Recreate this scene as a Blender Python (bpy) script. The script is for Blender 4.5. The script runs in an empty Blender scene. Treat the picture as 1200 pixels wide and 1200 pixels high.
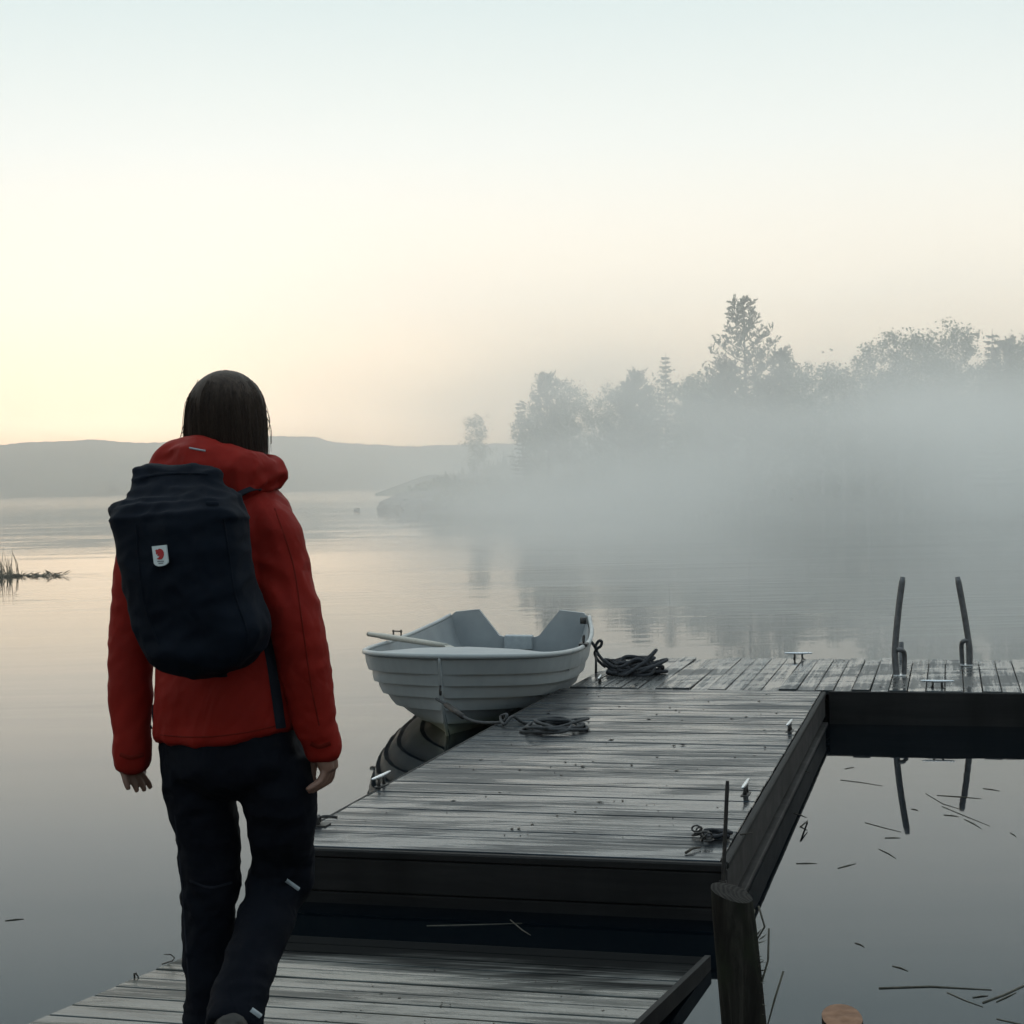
import bpy, bmesh, math, random
from mathutils import Vector, Matrix, noise
R = math.radians
scene = bpy.context.scene
# ---------------------------------------------------------------- camera
CAM_H, FPX, ROLL, PITCH = 1.5, 1930.0, 0.022, math.atan(32 / 1930.0)
_f = Vector((0, math.cos(PITCH), -math.sin(PITCH)))
_u0 = Vector((0, math.sin(PITCH), math.cos(PITCH)))
_r0 = Vector((1, 0, 0))
CAM_R = (_r0 - ROLL * _u0).normalized()
CAM_U = (_u0 + ROLL * _r0).normalized()
CAM_F = _f
CAM = Vector((0, 0, CAM_H))
cam_data = bpy.data.cameras.new("camera")
cam = bpy.data.objects.new("camera", cam_data)
scene.collection.objects.link(cam)
m = Matrix((CAM_R, CAM_U, -CAM_F)).transposed().to_4x4()
m.translation = CAM
cam.matrix_world = m
cam_data.sensor_width = 36
cam_data.lens = FPX / 1200 * 36
cam_data.clip_end = 20000
scene.camera = cam
# ---------------------------------------------------------------- sky, sun, exposure
SUN_AZ, SUN_EL = R(-9.0), R(1.0)          # azimuth from +Y towards +X
w = bpy.data.worlds.new("World")
scene.world = w
w.use_nodes = True
nt = w.node_tree
nt.nodes.clear()
out = nt.nodes.new("ShaderNodeOutputWorld")
bg = nt.nodes.new("ShaderNodeBackground")
sky = nt.nodes.new("ShaderNodeTexSky")
sky.sky_type = 'NISHITA'
sky.sun_disc = False
sky.sun_elevation = SUN_EL
sky.sun_rotation = SUN_AZ
sky.altitude = 0
sky.air_density = 1.0
sky.dust_density = 1.0
sky.ozone_density = 2.0
# thin dawn veil over the clear-sky model: warm and bright low towards the sun, grey-blue behind, brightened above the view to light the mist
tc = nt.nodes.new("ShaderNodeTexCoord")
sep = nt.nodes.new("ShaderNodeSeparateXYZ")
nt.links.new(tc.outputs["Generated"], sep.inputs[0])
ramp = nt.nodes.new("ShaderNodeValToRGB")
nt.links.new(sep.outputs["Z"], ramp.inputs[0])
def _stops(node, stops):
    el = node.color_ramp.elements
    while len(el) < len(stops):
        el.new(0.5)
    for e_, (p_, c_) in zip(el, stops):
        e_.position = p_
        e_.color = (*c_, 1)
_stops(ramp, [(0.0, (1.56, 1.00, 0.52)), (0.05, (1.13, 0.84, 0.53)), (0.11, (0.84, 0.76, 0.63)),
              (0.20, (0.66, 0.685, 0.655)), (0.30, (0.485, 0.575, 0.58)), (0.55, (0.98, 1.07, 1.05)), (1.0, (0.92, 1.01, 1.02))])
dotn = nt.nodes.new("ShaderNodeVectorMath")
dotn.operation = 'DOT_PRODUCT'
nt.links.new(tc.outputs["Generated"], dotn.inputs[0])
dotn.inputs[1].default_value = (math.sin(SUN_AZ), math.cos(SUN_AZ), 0)
mr = nt.nodes.new("ShaderNodeMapRange")
mr.inputs["From Min"].default_value = -1
mr.inputs["From Max"].default_value = 1
nt.links.new(dotn.outputs["Value"], mr.inputs["Value"])
ramp2 = nt.nodes.new("ShaderNodeValToRGB")
nt.links.new(mr.outputs[0], ramp2.inputs[0])
_stops(ramp2, [(0.0, (0.38, 0.47, 0.56)), (0.5, (0.60, 0.66, 0.71)), (0.85, (0.92, 0.93, 0.95)), (0.95, (1.0, 1.0, 1.0)), (1.0, (1, 1, 1))])
mul = nt.nodes.new("ShaderNodeMix")
mul.data_type = 'RGBA'
mul.blend_type = 'MULTIPLY'
mul.inputs[0].default_value = 1
nt.links.new(ramp.outputs[0], mul.inputs[6])
nt.links.new(ramp2.outputs[0], mul.inputs[7])
bg2 = nt.nodes.new("ShaderNodeBackground")
nt.links.new(mul.outputs[2], bg2.inputs[0])
bg2.inputs["Strength"].default_value = 1.04
mixs = nt.nodes.new("ShaderNodeMixShader")
mixs.inputs[0].default_value = 0.965
bg.inputs["Strength"].default_value = 0.06
nt.links.new(sky.outputs[0], bg.inputs[0])
nt.links.new(bg.outputs[0], mixs.inputs[1])
nt.links.new(bg2.outputs[0], mixs.inputs[2])
nt.links.new(mixs.outputs[0], out.inputs[0])
sun_data = bpy.data.lights.new("sun", 'SUN')
sun_data.energy = 0.25
sun_data.angle = R(0.5)
sun_data.color = (1.0, 0.78, 0.55)
sun = bpy.data.objects.new("sun", sun_data)
scene.collection.objects.link(sun)
_sd = Vector((math.sin(SUN_AZ) * math.cos(SUN_EL), math.cos(SUN_AZ) * math.cos(SUN_EL), math.sin(SUN_EL)))
sun.rotation_euler = _sd.to_track_quat('Z', 'Y').to_euler()
sun.location = (0, 0, 40)
vs = scene.view_settings
vs.view_transform = 'Standard'
vs.look = 'None'
vs.exposure = 0.5
vs.gamma = 1.0
vs.use_curve_mapping = False
cy = scene.cycles
cy.use_denoising = True
cy.max_bounces = 16
cy.diffuse_bounces = 3
cy.glossy_bounces = 4
cy.transmission_bounces = 4
cy.volume_bounces = 14
cy.transparent_max_bounces = 8
cy.volume_step_rate = 2.0
cy.volume_max_steps = 64
# ---------------------------------------------------------------- helpers
COL = scene.collection
rng = random.Random(7)

def pix_ray(px, py):
    return CAM_F + CAM_R * ((px - 600) / FPX) - CAM_U * ((py - 600) / FPX)
def at_z(px, py, z):                       # where a pixel's ray meets a level
    d = pix_ray(px, py)
    return CAM + d * ((z - CAM_H) / d.z)
def at_y(px, py, Y):                       # ... or a distance
    d = pix_ray(px, py)
    return CAM + d * (Y / d.y)

def tag(o, label=None, cat=None, group=None, kind=None):
    if label: o["label"] = label
    if cat: o["category"] = cat
    if group: o["group"] = group
    if kind: o["kind"] = kind
    return o
def link(name, data, parent=None):
    o = bpy.data.objects.new(name, data)
    COL.objects.link(o)
    if parent is not None: o.parent = parent
    return o
def empty(name, loc=(0, 0, 0), rz=0.0):
    o = link(name, None)
    o.location = loc
    o.rotation_euler = (0, 0, rz)
    o.empty_display_size = 0.1
    return o
def mesh(name, verts, faces, mat, parent=None, smooth=False):
    me = bpy.data.meshes.new(name)
    me.from_pydata([tuple(v) for v in verts], [], faces)
    if mat: me.materials.append(mat)
    if smooth:
        me.polygons.foreach_set("use_smooth", [True] * len(me.polygons))
    me.update()
    return link(name, me, parent)
def bm_obj(name, bm, mat, parent=None, smooth=False):
    me = bpy.data.meshes.new(name)
    bmesh.ops.recalc_face_normals(bm, faces=bm.faces)
    bm.to_mesh(me); bm.free()
    if mat: me.materials.append(mat)
    if smooth:
        me.polygons.foreach_set("use_smooth", [True] * len(me.polygons))
    return link(name, me, parent)
def box_bm(bm, x0, x1, y0, y1, z0, z1, bevel=0.0, M=None):
    b2 = bmesh.new()
    bmesh.ops.create_cube(b2, size=1)
    for v in b2.verts:
        v.co = Vector(((x0 + x1) / 2 + v.co.x * (x1 - x0), (y0 + y1) / 2 + v.co.y * (y1 - y0), (z0 + z1) / 2 + v.co.z * (z1 - z0)))
    if bevel:
        bmesh.ops.bevel(b2, geom=b2.edges[:], offset=bevel, segments=1, affect='EDGES', profile=0.5)
    if M is not None: bmesh.ops.transform(b2, matrix=M, verts=b2.verts)
    me = bpy.data.meshes.new("tmp"); b2.to_mesh(me); b2.free()
    bm.from_mesh(me); bpy.data.meshes.remove(me)
def tube_data(pts, rad, sides=8, caps=True, V=None, F=None):
    V = [] if V is None else V
    F = [] if F is None else F
    pts = [Vector(p) for p in pts]
    n = len(pts)
    rads = rad if isinstance(rad, (list, tuple)) else [rad] * n
    base = len(V)
    nrm = None
    for i, p in enumerate(pts):
        t = (pts[min(i + 1, n - 1)] - pts[max(i - 1, 0)])
        if t.length < 1e-9: t = Vector((0, 0, 1))
        t.normalize()
        if nrm is None:
            a = Vector((0, 0, 1)) if abs(t.z) < 0.9 else Vector((1, 0, 0))
            nrm = t.cross(a).normalized()
        else:
            nrm = (nrm - t * nrm.dot(t))
            nrm = nrm.normalized() if nrm.length > 1e-6 else t.orthogonal().normalized()
        b = t.cross(nrm)
        for k in range(sides):
            a = 2 * math.pi * k / sides
            V.append(p + (nrm * math.cos(a) + b * math.sin(a)) * rads[i])
    for i in range(n - 1):
        for k in range(sides):
            a = base + i * sides + k
            b_ = base + i * sides + (k + 1) % sides
            F.append((a, b_, b_ + sides, a + sides))
    if caps:
        F.append(tuple(base + k for k in reversed(range(sides))))
        F.append(tuple(base + (n - 1) * sides + k for k in range(sides)))
    return V, F
def tube(name, pts, rad, mat, parent=None, sides=8, smooth=True):
    V, F = tube_data(pts, rad, sides)
    return mesh(name, V, F, mat, parent, smooth)
def spline(pts, n=8):                       # Catmull-Rom through points
    P = [Vector(p) for p in pts]
    P = [P[0] * 2 - P[1]] + P + [P[-1] * 2 - P[-2]]
    out_ = []
    for i in range(1, len(P) - 2):
        for k in range(n):
            t = k / n
            a, b, c, d = P[i - 1], P[i], P[i + 1], P[i + 2]
            out_.append(0.5 * ((2 * b) + (c - a) * t + (2 * a - 5 * b + 4 * c - d) * t * t + (3 * b - a - 3 * c + d) * t ** 3))
    out_.append(P[-2])
    return out_

class NT:
    """small helper for procedural materials"""
    def __init__(self, name, rough=0.6, col=(0.5, 0.5, 0.5), spec=0.5, metal=0.0):
        self.m = bpy.data.materials.new(name)
        self.m.use_nodes = True
        self.t = self.m.node_tree
        self.b = self.t.nodes["Principled BSDF"]
        self.b.inputs["Base Color"].default_value = (*col, 1)
        self.b.inputs["Roughness"].default_value = rough
        self.b.inputs["Specular IOR Level"].default_value = spec
        self.b.inputs["Metallic"].default_value = metal
        self.c = None
    def n(self, typ, **kw):
        nd = self.t.nodes.new(typ)
        for k, v in kw.items(): setattr(nd, k, v)
        return nd
    def l(self, a, b): self.t.links.new(a, b)
    def coord(self, scale=(1, 1, 1), kind="Object"):
        tc_ = self.n("ShaderNodeTexCoord")
        mp = self.n("ShaderNodeMapping")
        mp.inputs["Scale"].default_value = scale
        self.l(tc_.outputs[kind], mp.inputs[0])
        return mp.outputs[0]
    def noise(self, vec, scale=5.0, detail=4.0, rough=0.55, dist=0.0):
        nd = self.n("ShaderNodeTexNoise")
        nd.inputs["Scale"].default_value = scale
        nd.inputs["Detail"].default_value = detail
        nd.inputs["Roughness"].default_value = rough
        nd.inputs["Distortion"].default_value = dist
        if vec is not None: self.l(vec, nd.inputs["Vector"])
        return nd.outputs[0]
    def ramp(self, fac, stops):
        nd = self.n("ShaderNodeValToRGB")
        self.l(fac, nd.inputs[0])
        _stops(nd, stops)
        return nd.outputs[0]
    def maprange(self, v, a, b, c, d, smooth=False):
        nd = self.n("ShaderNodeMapRange")
        if smooth: nd.interpolation_type = 'SMOOTHSTEP'
        for k, x in zip(("From Min", "From Max", "To Min", "To Max"), (a, b, c, d)): nd.inputs[k].default_value = x
        self.l(v, nd.inputs["Value"])
        return nd.outputs[0]
    def math(self, op, a, b=None):
        nd = self.n("ShaderNodeMath", operation=op)
        for i, x in enumerate((a, b)):
            if x is None: continue
            if isinstance(x, (int, float)): nd.inputs[i].default_value = x
            else: self.l(x, nd.inputs[i])
        return nd.outputs[0]
    def mix(self, fac, a, b, blend='MIX'):
        nd = self.n("ShaderNodeMix", data_type='RGBA', blend_type=blend)
        for i, x in ((0, fac), (6, a), (7, b)):
            if isinstance(x, (int, float)): nd.inputs[i].default_value = x
            elif isinstance(x, tuple): nd.inputs[i].default_value = (*x, 1)
            else: self.l(x, nd.inputs[i])
        return nd.outputs[2]
    def bump(self, h, dist=0.01, strength=1.0, prev=None):
        nd = self.n("ShaderNodeBump")
        nd.inputs["Distance"].default_value = dist
        nd.inputs["Strength"].default_value = strength
        self.l(h, nd.inputs["Height"])
        if prev is not None: self.l(prev, nd.inputs["Normal"])
        self.l(nd.outputs[0], self.b.inputs["Normal"])
        return nd.outputs[0]
    def set(self, name, sock): self.l(sock, self.b.inputs[name])
    def rnd(self):
        return self.n("ShaderNodeObjectInfo").outputs["Random"]

def simple_mat(name, c0, c1, scale=6.0, rough=0.7, bump=0.004, spec=0.4, metal=0.0, stretch=(1, 1, 1)):
    q = NT(name, rough, c0, spec, metal)
    v = q.coord(stretch)
    nz = q.noise(v, scale, 5)
    q.set("Base Color", q.ramp(nz, [(0.3, c0), (0.7, c1)]))
    if bump: q.bump(nz, bump)
    return q.m

# ---------------------------------------------------------------- water
def water_mat():
    q = NT("lake_water", 0.02, (0.001, 0.0025, 0.0040), 0.42)
    q.b.inputs["IOR"].default_value = 1.33
    q.b.inputs["Specular Tint"].default_value = (0.22, 0.64, 1.0, 1)
    g = q.n("ShaderNodeNewGeometry")
    mp = q.n("ShaderNodeMapping"); mp.inputs["Scale"].default_value = (0.16, 0.75, 1)
    mp.inputs["Rotation"].default_value = (0, 0, R(8))
    q.l(g.outputs["Position"], mp.inputs[0])
    swell = q.noise(mp.outputs[0], 0.55, 2, 0.5, 0.3)
    mp2 = q.n("ShaderNodeMapping"); mp2.inputs["Scale"].default_value = (0.5, 2.2, 1)
    q.l(g.outputs["Position"], mp2.inputs[0])
    rip = q.noise(mp2.outputs[0], 1.0, 3, 0.5, 0.2)
    # patches where a breath of wind ripples the surface: calm by the docks, livelier out on the lake
    mp3 = q.n("ShaderNodeMapping"); mp3.inputs["Scale"].default_value = (0.05, 0.16, 1)
    q.l(g.outputs["Position"], mp3.inputs[0])
    patch = q.noise(mp3.outputs[0], 1.0, 2, 0.5)
    pm = q.maprange(patch, 0.42, 0.62, 0.12, 1.0, True)
    sx = q.n("ShaderNodeSeparateXYZ"); q.l(g.outputs["Position"], sx.inputs[0])
    far = q.maprange(sx.outputs["Y"], 9.0, 20.0, 0.10, 1.0, True)
    amp = q.math('ADD', q.math('MULTIPLY', pm, far), q.maprange(sx.outputs["Y"], 90.0, 320.0, 0.0, 3.2, True))
    hgt = q.math('ADD', q.math('MULTIPLY', swell, 0.35), q.math('MULTIPLY', q.math('MULTIPLY', rip, amp), 0.55))
    q.bump(hgt, 0.016, 1.0)
    return q.m
W = 1900
mesh("water", [(-W, -160, 0), (W, -160, 0), (W, 2150, 0), (-W, 2150, 0)], [(0, 1, 2, 3)], water_mat())["kind"] = "structure"

# ---------------------------------------------------------------- far hills
forest_mat = simple_mat("hill_forest", (0.022, 0.035, 0.020), (0.045, 0.06, 0.030), 0.02, 0.95, 0)
def hills():
    prof = [(-900, 519), (-500, 508), (-200, 516), (0, 521), (50, 518), (110, 515), (165, 519), (210, 518), (270, 513), (330, 511),
            (365, 511.5), (400, 519), (440, 521), (480, 523), (540, 521), (620, 519), (700, 512), (820, 508), (1000, 514), (1300, 505), (1700, 515), (2200, 520)]
    V, F = [], []
    N = 620
    rows = [(1850, 0.0), (1862, 0.07), (1930, 0.30), (2010, 0.58), (2080, 0.84), (2130, 1.0), (2180, 0.8), (2195, -0.1)]
    for i in range(N + 1):
        px = -900 + 3100 * i / N
        for a, b in zip(prof, prof[1:]):
            if a[0] <= px <= b[0]:
                t = (px - a[0]) / (b[0] - a[0]); t = t * t * (3 - 2 * t)
                py = a[1] + (b[1] - a[1]) * t
        for j, (Y, k) in enumerate(rows):
            top = at_y(px, py, 2130)
            X = (px - 600) / FPX * Y
            nz = noise.noise(Vector((X * 0.012, Y * 0.012, 0))) * 5 * (1 if 0.05 < k < 0.99 else 0)
            jag = 0 if k < 0.05 else rng.uniform(-0.5, 0.9) * min(1, k * 2)
            V.append((X, Y + (noise.noise(Vector((X * .004, 3, 1))) * 25 if j == 0 else 0), max(-1.2, top.z * k + nz + jag) if k > 0 else (-1.0 if k == 0 else -1.0)))
    nr = len(rows)
    for i in range(N):
        for j in range(nr - 1):
            a = i * nr + j
            F.append((a, a + nr, a + nr + 1, a + 1))
    o = mesh("hills", V, F, forest_mat, smooth=True)
    o["kind"] = "structure"
hills()

# ---------------------------------------------------------------- wooded shore on the right
def shore_y(X):
    pts = [(-10.5, 111), (-8, 108.2), (-4, 106.5), (2, 104), (10, 98), (20, 88), (30, 80), (60, 72), (260, 60)]
    for a, b in zip(pts, pts[1:]):
        if X <= b[0]:
            t = max(0, (X - a[0]) / (b[0] - a[0]))
            return a[1] + (b[1] - a[1]) * t
    return 60
def shore_z(X, v):
    base = 1.35 * (1 - math.exp(-v / 3.5)) + min(v, 60) * 0.03 * max(0.0, min(1.0, (X - 2) / 10))
    tip = max(0.0, min(1.0, (X + 10.2) / 5.0))
    return -0.35 + (0.30 + base) * (0.25 + 0.75 * tip) + 0.30 * noise.noise(Vector((X * 0.5, v * 0.5, 2))) + 0.18 * noise.noise(Vector((X * 1.7, v * 1.4, 5)))
def shore():
    V, F = [], []
    xs = [-10.5 + i * 0.5 for i in range(140)] + [60 + i * 8 for i in range(26)]
    vs_ = [0, .4, .8, 1.3, 2, 3, 4.5, 6.5, 9, 13, 20, 35, 60, 120, 250]
    for X in xs:
        for v in vs_:
            vv = v * (1.0 if X > 0 else max(0.12, (X + 11.5) / 11.5))
            V.append((X + v * 0.10, shore_y(X) + vv, shore_z(X, vv) if v else -0.5))
    n = len(vs_)
    for i in range(len(xs) - 1):
        for j in range(n - 1):
            a = i * n + j
            F.append((a, a + n, a + n + 1, a + 1))
    o = mesh("shore", V, F, simple_mat("shore_ground", (0.05, 0.05, 0.035), (0.12, 0.11, 0.09), 1.2, 0.95, 0.05), smooth=True)
    o["kind"] = "structure"
shore()
rock_mat = simple_mat("shore_rock", (0.10, 0.10, 0.095), (0.22, 0.21, 0.19), 1.5, 0.85, 0.03)
for i, (px, py, s) in enumerate([(462, 594, .75), (474, 588, 1.0), (487, 583, 1.15), (501, 580, .9), (455, 598, .5), (513, 578, 1.0), (418, 597, .16), (497, 592, .8), (480, 596, .6)]):
    bm = bmesh.new()
    bmesh.ops.create_icosphere(bm, subdivisions=2, radius=1)
    for v in bm.verts:
        v.co *= 1 + 0.35 * noise.noise(v.co * 1.3 + Vector((i * 7, 0, 0)))
        v.co = Vector((v.co.x * s * 1.4, v.co.y * s, v.co.z * s * 0.75))
    o = bm_obj("shore_rock", bm, rock_mat)
    p = at_z(px, 598 + min(0, (py - 592)) * 0.0, 0)
    o.location = (at_y(px, 598, 107 + (598 - py) * .2).x, 107 + (598 - py) * .2, 0.1 if i == 6 else 0.15 + (598 - py) * 0.02)
    tag(o, "grey boulder at the tip of the wooded point" if i != 6 else "small lone rock in the water off the wooded point", "rock", "boulders on the point" if i != 6 else None)

# ---------------------------------------------------------------- trees
bark_mat = simple_mat("bark", (0.06, 0.05, 0.04), (0.13, 0.11, 0.09), 6, 0.9, 0.02, stretch=(1, 1, .3))
birch_bark = simple_mat("birch_bark", (0.25, 0.24, 0.22), (0.5, 0.49, 0.46), 4, 0.8, 0.01, stretch=(1, 1, 3))
def leaf_mat(name, c0, c1):
    q = NT(name, 0.6, c0, 0.3)
    q.set("Base Color", q.mix(q.noise(q.coord(), 1.3, 3), c0, c1))
    return q.m
needle_mat = leaf_mat("spruce_needles", (0.020, 0.042, 0.022), (0.040, 0.065, 0.030))
pine_mat = leaf_mat("pine_needles", (0.030, 0.052, 0.028), (0.055, 0.078, 0.038))
birch_leaf = leaf_mat("birch_leaves", (0.042, 0.070, 0.022), (0.085, 0.110, 0.035))

def leaf_quad(V, F, p, d, s, rn, aspect=0.5):
    d = d.normalized()
    a = Vector((rn.uniform(-1, 1), rn.uniform(-1, 1), rn.uniform(-1, 1)))
    b = d.cross(a)
    b = b.normalized() if b.length > 1e-4 else d.orthogonal().normalized()
    i = len(V)
    V += [p - b * s * aspect * .25, p + d * s * .5 + b * s * aspect * .5, p + d * s, p + d * s * .5 - b * s * aspect * .5]
    F.append((i, i + 1, i + 2, i + 3))

def make_tree(kind, base, height, width, seed, label, name, group="trees along the misty shore"):
    rn = random.Random(seed)
    TV, TF, LV, LF = [], [], [], []
    Hh = height
    lean = Vector((rn.uniform(-.04, .04), rn.uniform(-.04, .04), 0))
    def stem_pt(t): return Vector((0, 0, Hh * t)) + lean * (Hh * t * t) + Vector((math.sin(t * 5 + seed), math.cos(t * 4 + seed), 0)) * 0.012 * Hh * t * (1 - t)
    r0 = Hh * 0.014 + 0.03
    tube_data([stem_pt(i / 8) for i in range(9)], [r0 * (1 - 0.93 * i / 8) for i in range(9)], 7, True, TV, TF)
    if kind == "spruce":
        nwh = int(Hh * 3.2)
        for i in range(nwh):
            t = 0.10 + 0.89 * i / nwh
            L = width * 0.5 * (1 - t) ** 0.85 * rn.uniform(0.75, 1.15) + 0.10
            for k in range(10):
                az = rn.uniform(0, 2 * math.pi)
                Lk = L * rn.uniform(0.7, 1.12)
                p0 = stem_pt(t)
                dirv = Vector((math.cos(az), math.sin(az), -0.22 + 0.35 * t))
                pts = [p0 + dirv * Lk * u + Vector((0, 0, 0.22 * Lk * u * u)) for u in (0, .35, .7, 1)]
                tube_data(pts, [0.02 + .008 * Lk, 0.015, 0.01, 0.005], 3, False, TV, TF)
                m_ = max(6, int(Lk * 18))
                for q_ in range(m_):
                    u = (q_ + rn.random()) / m_
                    p = p0 + dirv * Lk * u + Vector((0, 0, 0.22 * Lk * u * u))
                    sd = Vector((-dirv.y, dirv.x, 0)) * rn.choice((-1, 1))
                    leaf_quad(LV, LF, p, dirv * 0.6 + sd * rn.uniform(.1, .9) + Vector((0, 0, rn.uniform(-.5, .05))), rn.uniform(.13, .27), rn, 0.42)
    elif kind == "pine":
        limbs = []
        nb = 58
        for i in range(nb):
            t = 0.30 + 0.68 * (i / nb)
            az = i * 2.4 + rn.uniform(-.5, .5)
            prof_ = (1 - t) ** 0.8 * 1.35 if t > .38 else 0.85
            L = width * 0.5 * prof_ * rn.uniform(0.7, 1.08) + 0.22
            up = 0.22 + 0.55 * t
            limbs.append((t, az, L, up))
        for t, az, L, up in limbs:
            p0 = stem_pt(t)
            d = Vector((math.cos(az), math.sin(az), up * 0.55))
            cur = lambda u: p0 + d * L * u + Vector((0, 0, up * 0.45 * L * u * u))
            tube_data([cur(u) for u in (0, .3, .6, .85, 1)], [0.025 + .014 * L, .02 + .009 * L, .018, .012, .006], 4, False, TV, TF)
            for s_ in range(int(7 + L * 9.0)):
                u = rn.uniform(.15, 1) ** .8
                q0 = cur(u)
                sd = Vector((rn.uniform(-1, 1), rn.uniform(-1, 1), rn.uniform(0.1, 1.2))).normalized()
                ll = rn.uniform(.18, .48)
                tip = q0 + sd * ll + Vector((0, 0, .1))
                tube_data([q0, q0 + sd * ll * .6, tip], [.012, .009, .005], 3, False, TV, TF)
                for q_ in range(15):
                    w_ = rn.uniform(.2, 1.05)
                    leaf_quad(LV, LF, q0 + sd * ll * w_, sd + Vector((rn.uniform(-1, 1), rn.uniform(-1, 1), rn.uniform(-.4, 1.0))) * .8, rn.uniform(.09, .17), rn, .42)
        for q_ in range(150):
            leaf_quad(LV, LF, stem_pt(rn.uniform(.80, 1.0)), Vector((rn.uniform(-1, 1), rn.uniform(-1, 1), rn.uniform(.1, 1.2))), rn.uniform(.10, .26), rn, .4)
    else:                                                  # broadleaf
        nb = int(16 + Hh * 1.8)
        dens = 1.0 if kind == "birch" else 0.45
        for i in range(nb):
            t = 0.22 + 0.74 * (i / nb) ** .9
            az = i * 2.4 + rn.uniform(-.6, .6)
            env = math.sin(math.pi * min(1, max(0, (t - .12) / .93)) ** .8) ** .6
            L = width * 0.5 * env * rn.uniform(.6, 1.2) + .2
            p0 = stem_pt(t)
            d = Vector((math.cos(az), math.sin(az), rn.uniform(.5, 1.1)))
            cur = lambda u: p0 + d * L * u * .8 + Vector((0, 0, -.12 * L * u * u))
            tube_data([cur(u) for u in (0, .35, .7, 1)], [.02 + .012 * L, .018, .012, .005], 4, False, TV, TF)
            for s_ in range(int(3 + L * 4.2)):
                u = rn.uniform(.2, 1.0)
                q0 = cur(u)
                sd = Vector((rn.uniform(-1, 1), rn.uniform(-1, 1), rn.uniform(-.3, 1.0))).normalized()
                ll = rn.uniform(.3, .75)
                tube_data([q0, q0 + sd * ll], [.018, .009], 3, False, TV, TF)
                for q_ in range(int(20 * dens)):
                    w_ = rn.uniform(.2, 1.1)
                    jit = Vector((rn.gauss(0, .13), rn.gauss(0, .13), rn.gauss(0, .13)))
                    leaf_quad(LV, LF, q0 + sd * ll * w_ + jit, Vector((rn.uniform(-1, 1), rn.uniform(-1, 1), rn.uniform(-1, .6))), rn.uniform(.09, .18), rn, .75)
    e_ = empty(name, base)
    mesh("trunk", TV, TF, birch_bark if kind in ("birch", "bare") else bark_mat, e_, True)
    mesh("crown", LV, LF, needle_mat if kind == "spruce" else pine_mat if kind == "pine" else birch_leaf, e_)
    tag(e_, label, "tree", group)
    return e_

TREES = [  # px of the top, py of the top, distance, crown width, kind
    (612, 468, 114, 2.0, "spruce"), (640, 440, 113, 4.6, "pine"), (668, 453, 112, 3.6, "birch"), (694, 474, 110, 4.0, "bare"),
    (740, 438, 107, 4.6, "pine"), (722, 455, 109, 3.4, "birch"), (778, 413, 105, 2.7, "spruce"), (806, 450, 104, 3.6, "birch"), (760, 456, 108, 3.2, "birch"),
    (874, 351, 95, 6.6, "pine"), (912, 412, 96, 4.2, "pine"), (843, 428, 97, 4.2, "pine"), (938, 434, 94, 3.6, "birch"),
    (962, 444, 92, 3.4, "bare"), (986, 431, 88, 3.4, "birch"), (1014, 408, 87, 4.4, "bare"), (1052, 400, 86, 4.0, "birch"), (1084, 393, 85, 3.6, "birch"),
    (1117, 382, 84, 3.2, "birch"), (1140, 428, 84, 3.0, "bare"), (1161, 386, 78, 2.6, "spruce"), (1184, 402, 82, 3.6, "pine"), (1205, 404, 81, 4.0, "birch"),
    (1240, 392, 80, 4.4, "birch"), (1278, 402, 80, 3.0, "spruce"), (1030, 440, 90, 3.8, "birch"), (1100, 425, 90, 4.0, "birch"), (560, 491, 132, 2.6, "bare"), (890, 446, 100, 4.2, "birch"),
    (650, 480, 116, 4.2, "birch"), (826, 446, 102, 3.8, "birch"), (624, 488, 112, 3.0, "birch"), (1170, 430, 84, 3.6, "birch"),
]
TL = {"spruce": "slender spruce", "pine": "bushy pine", "birch": "leafy birch", "bare": "thin airy birch with sparse leaves"}
SPECIAL = {(874, 351): "tallest pine on the shore, with broad uneven branches", (778, 413): "narrow spruce left standing alone between birches, dark pointed tip",
           (1161, 386): "slim pointed spruce beside the tall birches above thick mist", (560, 489): "small thin birch apart from the wood, against the far ridge",
           (1117, 382): "tall narrow birch rising highest among the shore birches", (612, 468): "short thin spruce at the edge of the shore wood",
           (640, 440): "bushy pine next to the short spruce at the wood's edge", (912, 412): "lower pine close beside the tallest pine", (843, 428): "low spreading pine leaning out beside the tallest pine"}
SPECIAL.update({(778, 413): "narrow pointed spruce standing alone between lower birches", (668, 453): "leafy birch beside the bushy pine at the wood's edge",
    (694, 474): "low sparse birch in the dip between two bushy pines", (740, 438): "bushy pine close to the lone narrow spruce", (806, 450): "low leafy birch between the narrow spruce and the spreading pine",
    (938, 434): "small leafy birch beside the lower pine", (962, 444): "thin airy birch in the gap between the pines and the birch row", (1014, 408): "airy see-through birch at the start of the tall birch row",
    (1140, 428): "short sparse birch between the tallest birch and the slim spruce", (1184, 402): "bushy pine next to the slim pointed spruce"})
for i, (px, py, Y, wd, kd) in enumerate(TREES):
    top = at_y(px, py, Y)
    bz = max(0.4, shore_z(top.x, max(0.5, Y - shore_y(top.x)))) - 0.15 if top.x > -9 else 0.8
    nm = {"spruce": "spruce_tree", "pine": "pine_tree"}.get(kd, "birch_tree")
    make_tree(kd, (top.x, Y, bz), top.z - bz, wd, 100 + i, SPECIAL.get((px, py), TL[kd] + " in the misty wood on the shore"), nm)

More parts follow.
